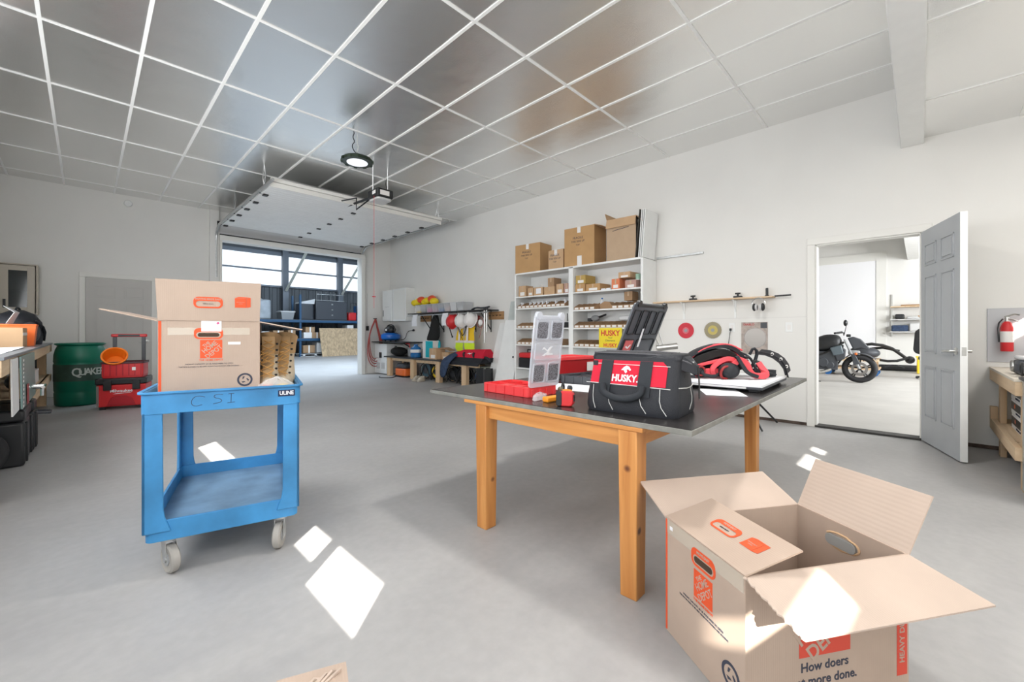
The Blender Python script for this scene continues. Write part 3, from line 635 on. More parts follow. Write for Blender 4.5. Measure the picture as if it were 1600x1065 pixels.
# ================================================================== UTILITY CART
t = thing('utility_cart', 'blue plastic utility cart with two shelves and hand-written letters, holding an open moving box', 'cart', (.156, 2.359, 0), math.radians(-14.7))
CW, CL = .61, .94
def tray(z0, z1, zf, name, m, inset=0, lip=.012):
    b = B(); w0, w1, l0, l1 = inset, CW - inset, inset, CL - inset
    out = rrect(w1 - w0, l1 - l0, .03, 4, CW / 2, CL / 2); inn = rrect(w1 - w0 - .024, l1 - l0 - .024, .022, 4, CW / 2, CL / 2)
    ring_prism(b, out, inn, z0, z1)
    if lip: ring_prism(b, rrect(w1 - w0 + 2 * lip, l1 - l0 + 2 * lip, .04, 4, CW / 2, CL / 2), rrect(w1 - w0 - .01, l1 - l0 - .01, .026, 4, CW / 2, CL / 2), z1 - .006, z1 + .004)
    o = obj(name, b, m, t, bevel=.002)
    b = B(); b.prism(rrect(w1 - w0 - .02, l1 - l0 - .02, .022, 4, CW / 2, CL / 2), zf - .01, zf)
    return o, b
top, fb = tray(.713, .806, .735, 'top_shelf', cart_m); obj('shelf_floor', fb, cart_m, top)
low, fb = tray(.158, .248, .178, 'bottom_shelf', cart_m, .012, 0); obj('shelf_floor', fb, cartfloor_m, low)
for cx in (0, 1):
    for cy in (0, 1):
        X = lambda v: v if cx == 0 else CW - v
        Y = lambda v: v if cy == 0 else CL - v
        b = B()
        b.prism([(X(.006), .2), (X(.105), .2), (X(.083), .262), (X(.078), .30), (X(.075), .72), (X(.006), .72)], Y(.004), Y(.018), 'y')
        b.prism([(Y(.004), .2), (Y(.105), .2), (Y(.083), .262), (Y(.078), .30), (Y(.075), .72), (Y(.004), .72)], X(.006), X(.020), 'x')
        obj('post', b, cart_m, t, bevel=.004)
        a = (.5, -.3, .2, .8)[cx + 2 * cy]; R = .062; M = Matrix.Translation((X(.085), Y(.075), 0)) @ rot(rz=a)
        b = B(); b.lathe([(.0, -.016), (.045, -.016), (R - .008, -.018), (R, -.012), (R, .012), (R - .008, .018), (.045, .016), (0, .016)], 28, M @ Matrix.Translation((0, -.025, R)) @ rot(0, PI / 2), cap=False)
        c = obj('caster', b, mat('grey_tread', (.36, .345, .32), .7), t)
        b = B(); b.cyl((0, -.025, R), (.001, -.025, R), .001)
        b = B()
        for sx in (-.021, .021): b.slab([M @ Vector((sx, -.045, R - .015)), M @ Vector((sx, -.005, R - .015)), M @ Vector((sx, .02, .14)), M @ Vector((sx, -.02, .14))], .003)
        b.lathe([(.03, .138), (.03, .158)], 20, M); b.lathe([(.012, -.026), (.012, .026)], 12, M @ Matrix.Translation((0, -.025, R)) @ rot(0, PI / 2))
        obj('fork', b, galv_m, c)
        obj('hub', B().lathe([(.028, -.019), (.028, .019)], 20, M @ Matrix.Translation((0, -.025, R)) @ rot(0, PI / 2)), grey_m, c)
fr = lambda x, y, z: frame((x, y, z), (1, 0, 0), (0, 0, 1))
n = obj('name_plate', B().box(CW - .098, CW - .025, -.0025, .002, .755, .785), mat('navy_plate', (.005, .015, .06), .4), t)
text('lettering', 'ULINE', .026, paper_m, n, fr(CW - .0615, -.003, .770), bold=.0006, sx=.86)
b = B()
def stroke(b, pts, r=.0012, z=-.0005): b.tube([(x, z, y) for x, y in pts], r, 5, 2)
stroke(b, [(.225, .775), (.205, .783), (.185, .778), (.175, .76), (.178, .742), (.195, .736), (.215, .742)])
stroke(b, [(.292, .782), (.262, .784), (.256, .770), (.285, .762), (.288, .748), (.255, .742)])
stroke(b, [(.312, .783), (.335, .784)]); stroke(b, [(.323, .783), (.322, .743)]); stroke(b, [(.308, .742), (.338, .744)])
obj('marker_writing', b, dkprint_m, t)
# ================================================================== MOVING BOXES
def flap(parent, h, a, out, L, mo, th=.005, name='flap', skew=0):
    h, a, out = Vector(h), Vector(a), Vector(out); e = a.normalized() * skew
    N = (a).cross(out).normalized() * th
    b = B(); q = [h, h + a, h + a + out + e, h + out - e]; b.hexa(q, [p + N for p in q]); return obj(name, b, mo, parent, smooth=False)
def carton_shell(t, w, d, h, m, th=.005):
    b = B(); ring_prism(b, [(0, 0), (w, 0), (w, d), (0, d)], [(th, th), (w - th, th), (w - th, d - th), (th, d - th)], 0, h); b.box(th, w - th, th, d - th, 0, .006)
    return obj('carton_walls', b, m, t, smooth=False)
def rings(name, par, M, w, h, r, tk, m, dep=.0008):
    b = B(); ring_prism(b, rrect(w, h, r, 6), rrect(w - 2 * tk, h - 2 * tk, max(.001, r - tk), 6), 0, dep, M); return obj(name, b, m, par)
def move_print(par, M, s, slogan=True):  # M: local x right, y up on the face; s = metres per unit
    T = lambda x, y: M @ Matrix.Translation((x * s, y * s, .0003))
    b = B(); b.box(-.5 * s, .5 * s, -.5 * s, .5 * s, 0, .0006, M); q = obj('logo_square', b, oprint_m, par, smooth=False)
    R45 = rot(rz=.72)
    text('logo_lettering', 'THE', .20 * s, card_m, q, T(-.22, .26) @ R45, bold=.004 * s)
    text('logo_lettering', 'HOME',   .34 * s, card_m, q, T(-.06, .10) @ R45, bold=.004 * s, sx=.85); text('logo_lettering', 'DEPOT', .34 * s, card_m, q, T(.12, -.16) @ R45, bold=.004 * s, sx=.85)
    return q
def handle_print(par, M, w, h, cut=True, word='MOVE EASY'):
    b = B(); ring_prism(b, rrect(w, h, h * .38, 6), rrect(w * .84, h * .50, h * .24, 6, 0, -h * .12), 0, .0007, M); q = obj('handle_print', b, oprint_m, par)
    text('handle_lettering', word, h * .2, card_m, q, M @ Matrix.Translation((0, h * .31, .0006)), bold=.0003)
    if cut: obj('hand_hole', B().prism(rrect(w * .74, h * .34, h * .16, 6, 0, -h * .12), -.0065, .0009, M=M), mat('dark_opening', (.06, .035, .02), .9), q)
    else: text('handle_lettering', 'HEAVY DUTY', h * .13, dkprint_m, q, M @ Matrix.Translation((0, -h * .12, .0004)))
    return q
def cube_print(par, M, s):
    b = B(); b.prism([(-.5 * s, -.36 * s), (.22 * s, -.36 * s), (.22 * s, .34 * s), (-.5 * s, .34 * s)], 0, .0007, M=M); b.prism([(.24 * s, -.36 * s), (.5 * s, -.30 * s), (.5 * s, .40 * s), (.24 * s, .34 * s)], 0, .0007, M=M); b.prism([(-.5 * s, .36 * s), (.24 * s, .36 * s), (.5 * s, .42 * s), (-.25 * s, .44 * s)], 0, .0007, M=M)
    q = obj('box_icon', b, oprint_m, par, smooth=False); text('icon_lettering', 'MOVING BOX', .085 * s, card_m, q, M @ Matrix.Translation((-.14 * s, .04 * s, .0007))); text('icon_lettering', 'LARGE', .085 * s, card_m, q, M @ Matrix.Translation((-.14 * s, -.08 * s, .0007)))
def roundel(par, M, r):
    b = B(); c = lambda R: [(R * math.cos(k * PI / 20), R * math.sin(k * PI / 20)) for k in range(40)]
    ring_prism(b, c(r), c(r * .74), 0, .0007, M)
    for k in range(3):
        a = k * 2 * PI / 3 + PI / 2; b.prism([(r * .5 * math.cos(a), r * .5 * math.sin(a)), (r * .22 * math.cos(a + .9), r * .22 * math.sin(a + .9)), (r * .35 * math.cos(a + 1.3), r * .35 * math.sin(a + 1.3)), (r * .55 * math.cos(a + .5), r * .55 * math.sin(a + .5))], 0, .0007, M=M)
    obj('recycling_mark', b, dkprint_m, par)
t = thing('moving_box', 'open cardboard moving box with orange printing standing in the blue cart', 'box', (.224, 2.447, .736), math.radians(-15.6))
bw, bd, bh = .392, .44, .385
carton_shell(t, bw, bd, bh, card_m)
f1 = flap(t, (0, 0, bh), (bw, 0, 0), (0, -.015, .186), .19, card_m, skew=.006)
f2 = flap(t, (0, bd, bh), (0, -bd, 0), (-.192, 0, .048), .19, card_m, name='flap', skew=.006)
f3 = flap(t, (bw, 0, bh), (0, bd, 0), (.19, 0, -.038), .19, cardin_m, skew=.004)
flap(t, (bw, bd, bh), (-bw, 0, 0), (0, -.05, -.17), .18, cardin_m)
FM = lambda x, z: frame((x, -.0002, z), (1, 0, 0), (0, 0, 1))
FM2 = lambda x, k: frame((x, -.0155 * k / .19 - .0062, bh + k), (1, 0, 0), (0, -.0806, .9967))
cw = [c for c in t.children if c.name.startswith('carton_walls')][0]
obj('printed_edge_stripe', B().box(.002, .012, -.0009, 0, .005, bh - .003), oprint_m, cw)
handle_print(cw, FM(.186, .325), .112, .052, word='MOVE EASY')
move_print(cw, FM(.196, .252), .086)
text('logo_lettering', 'THE HOME DEPOT', .011, oprint_m, cw, FM(.196, .200), bold=.0002)
text('small_print', 'WEIGHT CAPACITY 65 LB, FOLD HERE TO OPEN', .0085, dkprint_m, cw, FM(.19, .182)); text('small_print', 'THIS BOX IS MADE TO BE USED AGAIN FOR MOVING AND STORING', .0075, dkprint_m, cw, FM(.19, .170))
roundel(cw, FM(.33, .10), .032)
b = B(); b.box(.035, .35, -.0006, -.0001, .318, .352); obj('packing_tape', b, mat('shiny_tape', (.75, .66, .55), .15, alpha=.45), cw)
b = B(); b.box(.158, .236, -.0016, -.001, .335, .385); obj('paper_note', b, paper_m, cw)
b = B(); pts = [(.222 + .008 * (1 if k % 2 else .45) * math.cos(k * PI / 5 + .3), .374 + .008 * (1 if k % 2 else .45) * math.sin(k * PI / 5 + .3)) for k in range(10)]; b.prism(pts, -.0022, -.0016, 'y'); obj('star_mark', b, mat('magenta_print', (.6, .02, .2), .6), cw)
obj('white_label', B().box(.262, .312, -.001, -.0003, .272, .285, Matrix()), label_m, cw)
handle_print(f1, FM2(.186, .085), .112, .052, cut=False, word='MOVING MADE EASY'); cube_print(f1, FM2(.322, .088), .064)
# big box on the floor
t = thing('moving_box', 'big open cardboard moving box with orange printing on the floor beside the table leg', 'box', (1.249, .338, .002), math.radians(-33.6))
bw, bd, bh = .567, .378, .40
carton_shell(t, bw, bd, bh, card_m, .006)
cw = [c for c in t.children if c.name.startswith('carton_walls')][0]
fa = flap(t, (0, bd, bh), (0, -bd, 0), (.188, 0, .048), .19, card_m, skew=0)
flap(t, (bw, bd, bh), (-bw, 0, 0), (-.0, .176, .068), .19, cardin_m, skew=.004)
flap(t, (bw, 0, bh), (0, bd, 0), (.088, 0, .168), .19, cardin_m, skew=.004)
fd = flap(t, (0, 0, bh), (bw, 0, 0), (0, -.19, -.032), .19, cardin_m, skew=.008)
def tear(par, p0, p1, nx, amp, m, n=26):  # ragged torn edge of corrugated board
    p0, p1, nx = Vector(p0), Vector(p1), Vector(nx); b = B(); r = random.Random(3)
    ring = [p0.lerp(p1, k / n) + nx * (amp * r.random()) for k in range(n + 1)]
    b.loft([[p0.lerp(p1, k / n) + Vector((0, 0, .003)), ring[k] + Vector((0, 0, .002)), ring[k] - Vector((0, 0, .002)), p0.lerp(p1, k / n) - Vector((0, 0, .003))] for k in range(n + 1)]); return obj('torn_edge', b, m, par, smooth=False)
tear(fd, (-.008, -.19, bh - .033), (0, 0, bh), (-1, 0, 0), .009, cardin_m)
LM = lambda y, z: frame((-.0003, y, z), (0, -1, 0), (0, 0, 1))
obj('printed_edge_stripe', B().box(-.0012, 0, bd - .010, bd - .001, .005, bh - .003), oprint_m, cw)
handle_print(cw, LM(.175, .345), .115, .058)
move_print(cw, LM(.175, .262), .088)
text('logo_lettering', 'THE HOME DEPOT', .011, oprint_m, cw, LM(.175, .208), bold=.0002)
text('small_print', 'WEIGHT CAPACITY 65 LB, FOLD HERE TO OPEN', .0088, dkprint_m, cw, LM(.18, .190)); text('small_print', 'THIS BOX IS MADE TO BE USED AGAIN FOR MOVING AND STORING', .0075, dkprint_m, cw, LM(.18, .179))
roundel(cw, LM(.055, .09), .036)
obj('packing_tape', B().box(-.0009, -.0004, .005, bd - .01, .352, .40), mat('shiny_tape', (.75, .66, .55), .15, alpha=.45), cw)
obj('price_sticker', B().box(-.0016, -.0012, .335, .352, .368, .381), paper_m, cw)
FA = lambda k, y: frame((k * .969, y, bh + .0062 + k * .247), (0, -1, 0), (.969, 0, .247))
handle_print(fa, FA(.105, .20), .110, .050, cut=False); cube_print(fa, FA(.108, .085), .066)
RM = lambda x, z: frame((x, -.0003, z), (1, 0, 0), (0, 0, 1))
b = B(); b.box(-.088, .088, -.07, .07, 0, .0008, RM(.262, .222)); q = obj('logo_square', b, rprint_m, cw, smooth=False)
Rz = rot(rz=.62)
for s_, x, z, sz in (('THE', .200, .265, .035), ('HOME', .228, .242, .062), ('DEPOT', .275, .202, .062)): text('logo_lettering', s_, sz, card_m, q, RM(x, z) @ Matrix.Translation((0, 0, .0006)) @ Rz, bold=.0016, sx=.85)
text('slogan', 'How doers', .036, dkprint_m, cw, RM(.262, .122), bold=.0006); text('slogan', 'get more done.', .036, dkprint_m, cw, RM(.262, .082), bold=.0006)
b = B(); b.box(.522, .560, -.001, 0, .045, .392); q = obj('heavy_duty_stripe', b, rprint_m, cw)
text('stripe_lettering', 'HEAVY DUTY', .026, card_m, q, frame((.541, -.0011, .16), (0, 0, 1), (-1, 0, 0)), bold=.0004)
# hand hole seen from inside in the right end wall, torn rim
b = B(); b.prism(rrect(.105, .036, .017, 6), -.0005, .0085, M=frame((bw - .0065, .20, .335), (0, -1, 0), (0, 0, 1))); q = obj('hand_hole', b, mat('grey_seen_through', (.30, .30, .29), .8), cw)
b = B(); r2 = random.Random(5); b.tube([(bw - .008, .20 + .062 * math.cos(a), .335 + .026 * math.sin(a) + .004 * r2.random()) for a in [PI * .2 + k * .25 for k in range(20)]], .0035, 5); obj('torn_rim', b, cardt_m, q)
# box corner at the bottom of the frame
t = thing('moving_box', 'cardboard box corner poking up at the bottom edge of the photo', 'box', (.42, .95, .002), math.radians(161))
# local x -> away left, local y -> towards the camera
carton_shell(t, .38, .34, .295, card_m); flap(t, (0, 0, .295), (.38, 0, 0), (0, .12, .004), .1, cardin_m, skew=0); flap(t, (0, .34, .297), (0, -.34, 0), (.14, 0, .008), .1, card_m, skew=0)
b = B(); r3 = random.Random(9)
for k in range(5): b.tube([(.01 + .01 * k, .01 + .004 * k, .297), (.02 + .012 * k, .025 + .01 * r3.random(), .306 + .004 * r3.random()), (.05 + .01 * k, .05, .303)], .004, 5)
obj('crumpled_corner', b, cardin_m, t)
# ================================================================== BOOTS, bagged goods in the cart
t = thing('work_boot', 'tan lace-up work boot next to the moving box, left one of the pair', 'boot', (.675, 2.46, .737), math.radians(-20), 'tan work boots in the cart')
def ell(cx, cy, rx, ry, z, n=20, dz=0): return [(cx + rx * math.cos(2 * PI * k / n), cy + ry * math.sin(2 * PI * k / n), z + dz * math.sin(2 * PI * k / n)) for k in range(n)]
obj('sole', B().loft([ell(0, -.02, .046, .135, 0), ell(0, -.02, .050, .14, .012), ell(0, -.02, .048, .137, .032)]), mat('dark_sole', (.09, .07, .05), .8), t)
obj('upper', B().loft([ell(0, -.02, .044, .132, .03), ell(0, -.02, .048, .13, .06), ell(0, .005, .046, .10, .095), ell(0, .03, .040, .072, .13), ell(0, .045, .037, .058, .17), ell(0, .05, .042, .060, .20)]), suede_m, t)
b = B(); rr = [ell(0, .05, .043, .060, .19), ell(0, .048, .047, .066, .235, dz=-.006), ell(0, .046, .056, .074, .275, dz=-.022), ell(0, .046, .050, .068, .272, dz=-.022), ell(0, .05, .044, .055, .20)]
b.loft(rr, cap=False); obj('collar', b, tan_m, t)
b = B(); b.loft([[(-.02, -.105, .082), (.02, -.105, .082), (.02, -.1, .095), (-.02, -.1, .095)], [(-.025, -.045, .14), (.025, -.045, .14), (.025, -.04, .15), (-.025, -.04, .15)], [(-.028, -.028, .22), (.028, -.028, .22), (.028, -.018, .22), (-.028, -.018, .22)], [(-.03, -.034, .275), (.03, -.034, .275), (.03, -.024, .275), (-.03, -.024, .275)]]); obj('tongue', b, tan_m, t)
b = B()
for k in range(6):
    z = .095 + .028 * k; y = -.112 + .016 * k
    b.tube([(-.03, y + .008, z), (0, y - .008, z + .012), (.03, y + .008, z + .026)], .0024, 6, 1); b.tube([(.03, y + .008, z), (0, y - .010, z + .012), (-.03, y + .008, z + .026)], .0024, 6, 1)
b.tube([(0, -.05, .2), (-.04, -.075, .19), (-.03, -.08, .15), (0, -.06, .18)], .0035, 6, 1); obj('laces', b, lacer_m, t)
b = B()
for k in range(6):
    for sx in (-1, 1): b.cyl((sx * .036, -.095 + .016 * k, .10 + .028 * k), (sx * .041, -.101 + .016 * k, .10 + .028 * k), .005, seg=8)
obj('eyelets', b, blackmet_m, t)
t['label'] = 'tan lace-up work boot touching the side of the moving box in the cart'
t.scale = (1.0, .9, 1.12)
r = dup(t, (.775, 2.53, .737), math.radians(-28), 'tan lace-up work boot leaning out to the cart side, away from the moving box')
t = thing('plastic_bag', 'crumpled clear plastic bag in front of the boots in the cart', 'bag', (.665, 2.305, .737), math.radians(-15)); t.scale = (.82, .8, .85)
b = B(); rg = random.Random(4)
for zz, s_ in ((0, 1), (.05, 1.08), (.075, .85), (.09, .5), (.098, .15)): pass
b.loft([[(x * s_ * (1 + .12 * rg.random()), y * s_ * (1 + .12 * rg.random()), zz + .012 * rg.random()) for x, y, _ in ell(0, 0, .10, .055, 0, 18)] for zz, s_ in ((0, 1), (.05, 1.05), (.075, .9), (.10, .55), (.118, .12))]); obj('film', b, glassy_m, t, smooth=False)
for x, m in ((-.045, orange_m), (.035, yellow_m)):
    o = obj('packet', B().box(x - .03, x + .03, -.04, .03, .005, .082), m, t, bevel=.008); obj('packet_band', B().box(x - .031, x + .031, -.042, .0, .06, .072), black_m, o)
# ================================================================== TABLE
t = thing('work_table', 'pine work table with a worn black board as its top', 'table', (1.516, .582, 0), math.radians(1.0))
b = B(); b.box(0, 2.37, 0, 1.585, .692, .713); obj('edge_core', b, lamedge_m, t, bevel=.002)
obj('tabletop', B().box(.004, 2.366, .004, 1.581, .712, .715), lam_m, t)
obj('frame_top', B().box(.0, 1.93, .19, 1.262, .673, .692), pinex_m, t, bevel=.003)
for x in (.008, 1.82):
    for y in (.218, 1.088):
        b = B(); b.hexa([(x, y, 0), (x + .076, y, 0), (x + .076, y + .072, 0), (x, y + .072, 0)], [(x - .004, y - .002, .673), (x + .086, y - .002, .673), (x + .086, y + .08, .673), (x - .004, y + .08, .673)]); obj('leg', b, pine_m, t, bevel=.004)
obj('apron', B().box(.03, .055, .29, 1.09, .60, .673), pinex_m, t, bevel=.002); obj('apron', B().box(1.85, 1.875, .29, 1.09, .60, .673), pinex_m, t, bevel=.002)
pinel = wood('varnished_pine_long', (.63, .29, .085), (.48, .19, .045), 1, axis='X')
obj('apron', B().box(.09, 1.82, .235, .26, .60, .673), pinel, t, bevel=.002); obj('apron', B().box(.09, 1.82, 1.12, 1.145, .60, .673), pinel, t, bevel=.002)
TT = .7155
# ---- tool bag
t = thing('tool_bag', 'black and red canvas tool bag with grey carry handles standing on the table corner', 'bag', (1.765, .912, TT), math.radians(-84)); t.scale = (1.05, 1.03, 1.05)
def rr3(w, d, r, z, cx=0, cy=0, n=4): return [(x, y, z) for x, y in rrect(w, d, r, n, cx, cy)]
b = B().loft([rr3(.385, .27, .04, 0), rr3(.40, .285, .05, .02), rr3(.395, .275, .05, .07), rr3(.385, .25, .05, .12), rr3(.378, .21, .04, .17), rr3(.375, .175, .03, .215, 0, 0), rr3(.375, .165, .03, .23)])
obj('body', b, blackfab_m, t)
prof = [(-.1455, .005), (-.1445, .03), (-.1395, .07), (-.127, .12), (-.107, .17), (-.0895, .215)]
def fy(z):
    for (y0, z0), (y1, z1) in zip(prof, prof[1:]):
        if z0 <= z <= z1: return y0 + (y1 - y0) * (z - z0) / (z1 - z0)
    return prof[-1][0]
for sg in (-1, 1):
    b = B(); zs = [.118, .135, .155, .175, .195, .215]; b.loft([[(-.172, sg * (-fy(z) + .0015), z), (.15 - (.02 if z > .2 else 0), sg * (-fy(z) + .0015), z), (.15 - (.02 if z > .2 else 0), sg * (-fy(z) - .004), z), (-.172, sg * (-fy(z) - .004), z)] for z in zs]); obj('red_panel', b, redfab_m, t, smooth=False)
    for x in (-.105, .065):
        b = B(); zs2 = [.215, .18, .14, .10, .075]; b.loft([[(x - .026, sg * (-fy(z) + .002), z), (x + .026, sg * (-fy(z) + .002), z), (x + .026, sg * (-fy(z) + .007), z), (x - .026, sg * (-fy(z) + .007), z)] for z in zs2]); obj('handle_strap', b, webbing_m, t, smooth=False)
    b = B(); b.tube([(-.105, sg * .148, .12), (-.10, sg * .158, .085), (-.06, sg * .164, .068), (-.02, sg * .165, .064), (.02, sg * .164, .068), (.06, sg * .158, .085), (.065, sg * .148, .12)], .014, 10, 1); obj('carry_handle', b, webbing_m, t)
    b = B(); b.tube([(-.19, sg * .13, .119), (.0, sg * .131, .117), (.17, sg * .131, .113)], .0018, 5); b.tube([(-.188, sg * .097, .2), (.16, sg * .097, .198)], .0016, 5)
    for x0, x1 in ((-.155, -.14), (-.085, -.06), (.05, .08), (.13, .16)): b.tube([(x0, sg * (-fy(.11) + .001), .11), (x0 + .002, sg * (-fy(.05) + .002), .05), (x1, sg * .1465, .012)], .0016, 5, 1)
    obj('piping', b, thread_m, t)
b = B(); b.tube([(.193, -.10, .117), (.205, 0, .11), (.193, .10, .117)], .002, 5, 1); b.tube([(.2, .03, .11), (.206, .04, .06), (.2, .02, .02)], .0015, 5, 1); obj('piping', b, thread_m, t)
b = B(); b.loft([rr3(.375, .17, .03, .212), rr3(.385, .168, .03, .225), rr3(.385, .13, .03, .247), rr3(.34, .05, .02, .25)]); obj('top_rim', b, blackfab_m, t, bevel=.003)
b = B(); b.tube([(-.18, -.07, .246), (.12, -.07, .244), (.2, -.05, .222), (.235, 0, .195)], .004, 6, 1); b.tube([(-.18, .05, .248), (.12, .06, .25), (.2, .04, .235), (.235, 0, .195)], .004, 6, 1); obj('zip', b, mat('zip_grey', (.10, .10, .11), .4), t)
b = B(); b.loft([[(.15, -.065, .205), (.15, .065, .205), (.15, .055, .25), (.15, -.055, .25)], [(.20, -.05, .18), (.20, .05, .18), (.20, .045, .235), (.20, -.045, .235)], [(.238, -.012, .165), (.238, .012, .165), (.238, .01, .20), (.238, -.01, .20)]]); obj('end_gusset', b, blackfab_m, t)
b = B(); b.tube([(.238, 0, .2), (.242, .0, .14), (.240, .01, .07)], .007, 6, 1, flat=.4); obj('zip_pull', b, black_m, t)
b = B(); b.box(.205, .225, -.02, -.006, .212, .218); obj('zip_slider', b, chrome_m, t)
HM = frame((-.012, fy(.165) - .0045, .165), (1, 0, 0), (0, .36, .93)) 
text('logo_lettering', 'HUSKY.', .040, paper_m, t, frame((-.018, fy(.143) - .0052, .143), (1, 0, 0), (0, .3, .95)), bold=.0012, sx=.85)
b = B(); M = frame((-.018, fy(.182) - .0058, .178), (1, 0, 0), (0, .4, .92))
b.prism([(-.021, -.002), (-.012, .010), (0, .019), (.012, .014), (.022, 0), (.016, -.004), (.010, .003), (.002, .001), (.006, -.008), (0, -.016), (-.006, -.008), (-.010, -.002)], 0, .0012, M=M); obj('dog_head_logo', b, paper_m, t, smooth=False)
obj('rim_tab', B().box(-.172, -.15, -.101, -.097, .19, .212), blackfab_m, t)
# ---- small parts organizers
def organizer(name, label, loc, rz, w, l, lean, mb, ml, groupname=None, dark=False, LL=None):
    t = thing(name, label, 'organizer', loc, rz, groupname)
    b = B(); ring_prism(b, rrect(w, l, .02, 3, w / 2, l / 2), rrect(w - .016, l - .016, .014, 3, w / 2, l / 2), .0, .052)
    b.prism(rrect(w - .01, l - .01, .016, 3, w / 2, l / 2), 0, .006)
    obj('base', b, mb, t, bevel=.002)
    b = B(); nx, ny = (4, 3) if dark else (2, 4)
    for k in range(1, nx): b.box(w * k / nx - .0015, w * k / nx + .0015, .008, l - .008, .006, .046)
    for k in range(1, ny): b.box(.008, w - .008, l * k / ny - .0015, l * k / ny + .0015, .006, .046)
    obj('dividers', b, mb, t)
    b = B()
    for k in range(5): b.box(-.004, 0, l * (.08 + .2 * k), l * (.12 + .2 * k), .004, .05)
    for k in range(4): b.box(w * (.1 + .24 * k), w * (.18 + .24 * k), -.006, 0, .0, .04)
    obj('side_ribs', b, mb, t, bevel=.001, smooth=False)['kind'] = 'stuff'
    for k in range(3): obj('bin_cup', B().prism(rrect(w / 2 - .02, l / 4 - .012, .008, 3, w / 4, l * (.14 + .26 * k)), .006, .044), mb, t, bevel=.003)
    M = Matrix.Translation((0, -.004, .052)) @ rot(lean) ; L = LL or l + .02   # lid plane: local x, z up
    b = B(); b.prism(rrect(w, L, .02, 4, w / 2, L / 2), -.006, .006, 'y', M); lid = obj('lid', b, ml, t, bevel=.002)
    b = B()
    for cx in (.12, .88): b.prism([(w * cx + .022 * math.cos(a * PI / 8), L - .004 + .022 * math.sin(a * PI / 8)) for a in range(16)], -.012, .01, 'y', M)
    b.box(w * .12, w * .88, -.009, .008, L - .022, L - .006, M); obj('latch', b, ml if not dark else black_m, lid, bevel=.002)
    b = B()
    wins = ([(.06, .46, .66, .93), (.54, .94, .66, .93), (.06, .94, .38, .62), (.06, .46, .06, .34), (.54, .94, .06, .34)] if not dark else
            [(.05 + .23 * k, .24 + .23 * k, .60, .92) for k in range(4)] + [(.05, .32, .32, .54), (.4, .94, .32, .54)] + [(.05 + .23 * k, .24 + .23 * k, .06, .26) for k in range(4)])
    for x0, x1, z0, z1 in wins:
        Mx = M @ frame((w * (x0 + x1) / 2, -.006, L * (z0 + z1) / 2), (1, 0, 0), (0, 0, 1)); ring_prism(b, rrect(w * (x1 - x0), L * (z1 - z0), .012, 4), rrect(w * (x1 - x0) - .012, L * (z1 - z0) - .012, .007, 4), 0, .006, Mx)
    obj('window_rims', b, ml if not dark else black_m, lid)
    if not dark:
        for i, (x0, x1, z0, z1) in enumerate(wins):
            if i == 2: continue
            obj('small_parts', B().prism(rrect(w * (x1 - x0) - .018, L * (z1 - z0) - .022, .012, 4), .002, .0045, M=M @ frame((w * (x0 + x1) / 2, -.006, L * (z0 + z1) / 2), (1, 0, 0), (0, 0, 1))), mat('mixed_fasteners', (.22, .22, .25), .5, noise=.9, nscale=160), lid)
        Mx = M @ frame((w * .5, -.0065, L * .5), (1, 0, 0), (0, 0, 1)); b = B()
        for pts in ([(-.06, .010), (-.045, .024), (-.005, .006), (.02, .026), (.045, .026), (.02, .006), (.0, -.004), (-.04, .013)], [(-.055, -.024), (.0, -.002), (.02, -.003), (-.035, -.026)], [(-.015, -.010), (.055, -.012), (.055, -.02), (-.01, -.022)]): b.prism(pts, 0, .003, M=Mx @ Matrix.Diagonal((.8, 1, 1, 1)))
        obj('lightning_logo', b, paper_m, lid, smooth=False)
    else:
        Mx = M @ frame((w * .19, -.0125, L * .43), (1, 0, 0), (0, 0, 1)); q = obj('red_sticker', B().box(-.05, .05, -.05, .05, 0, .001, Mx), mat('faded_red_sticker', (.65, .12, .12), .5), lid)
        b = B(); b.prism([(-.035, .0), (-.02, .014), (0, .002), (.02, .02), (.036, .02), (.01, -.008), (-.01, -.004), (-.025, .004)], .001, .0016, M=Mx); b.prism([(-.03, -.02), (.03, -.018), (.03, -.024), (-.03, -.026)], .001, .0016, M=Mx); obj('lightning_logo', b, paper_m, q, smooth=False)
        obj('paper_strip', B().box(-.012, .012, -.065, .065, 0, .001, M @ frame((w * .47, -.0125, L * .56), (1, 0, .1), (-.1, 0, 1))), paper_m, lid)
    obj('handle', B().tube([(w * .3, l, .02), (w * .3, l + .03, .02), (w * .7, l + .03, .02), (w * .7, l, .02)], .006, 8), black_m if dark else steel_m, t)
    return t
organizer('parts_organizer', 'bright red parts organizer with its clear lid standing open on the table', (1.652, 1.50, TT), -.03, .245, .375, math.radians(7), mat('bright_red_plastic', (.75, .045, .05), .38), clearp_m)
organizer('parts_organizer', 'black parts organizer standing open behind the tool bag, with a red sticker', (2.33, 1.44, TT), 0, .465, .37, math.radians(22.5), darkgrey_m, mat('smoky_grey_plastic', (.075, .085, .10), .4), dark=True, LL=.52)
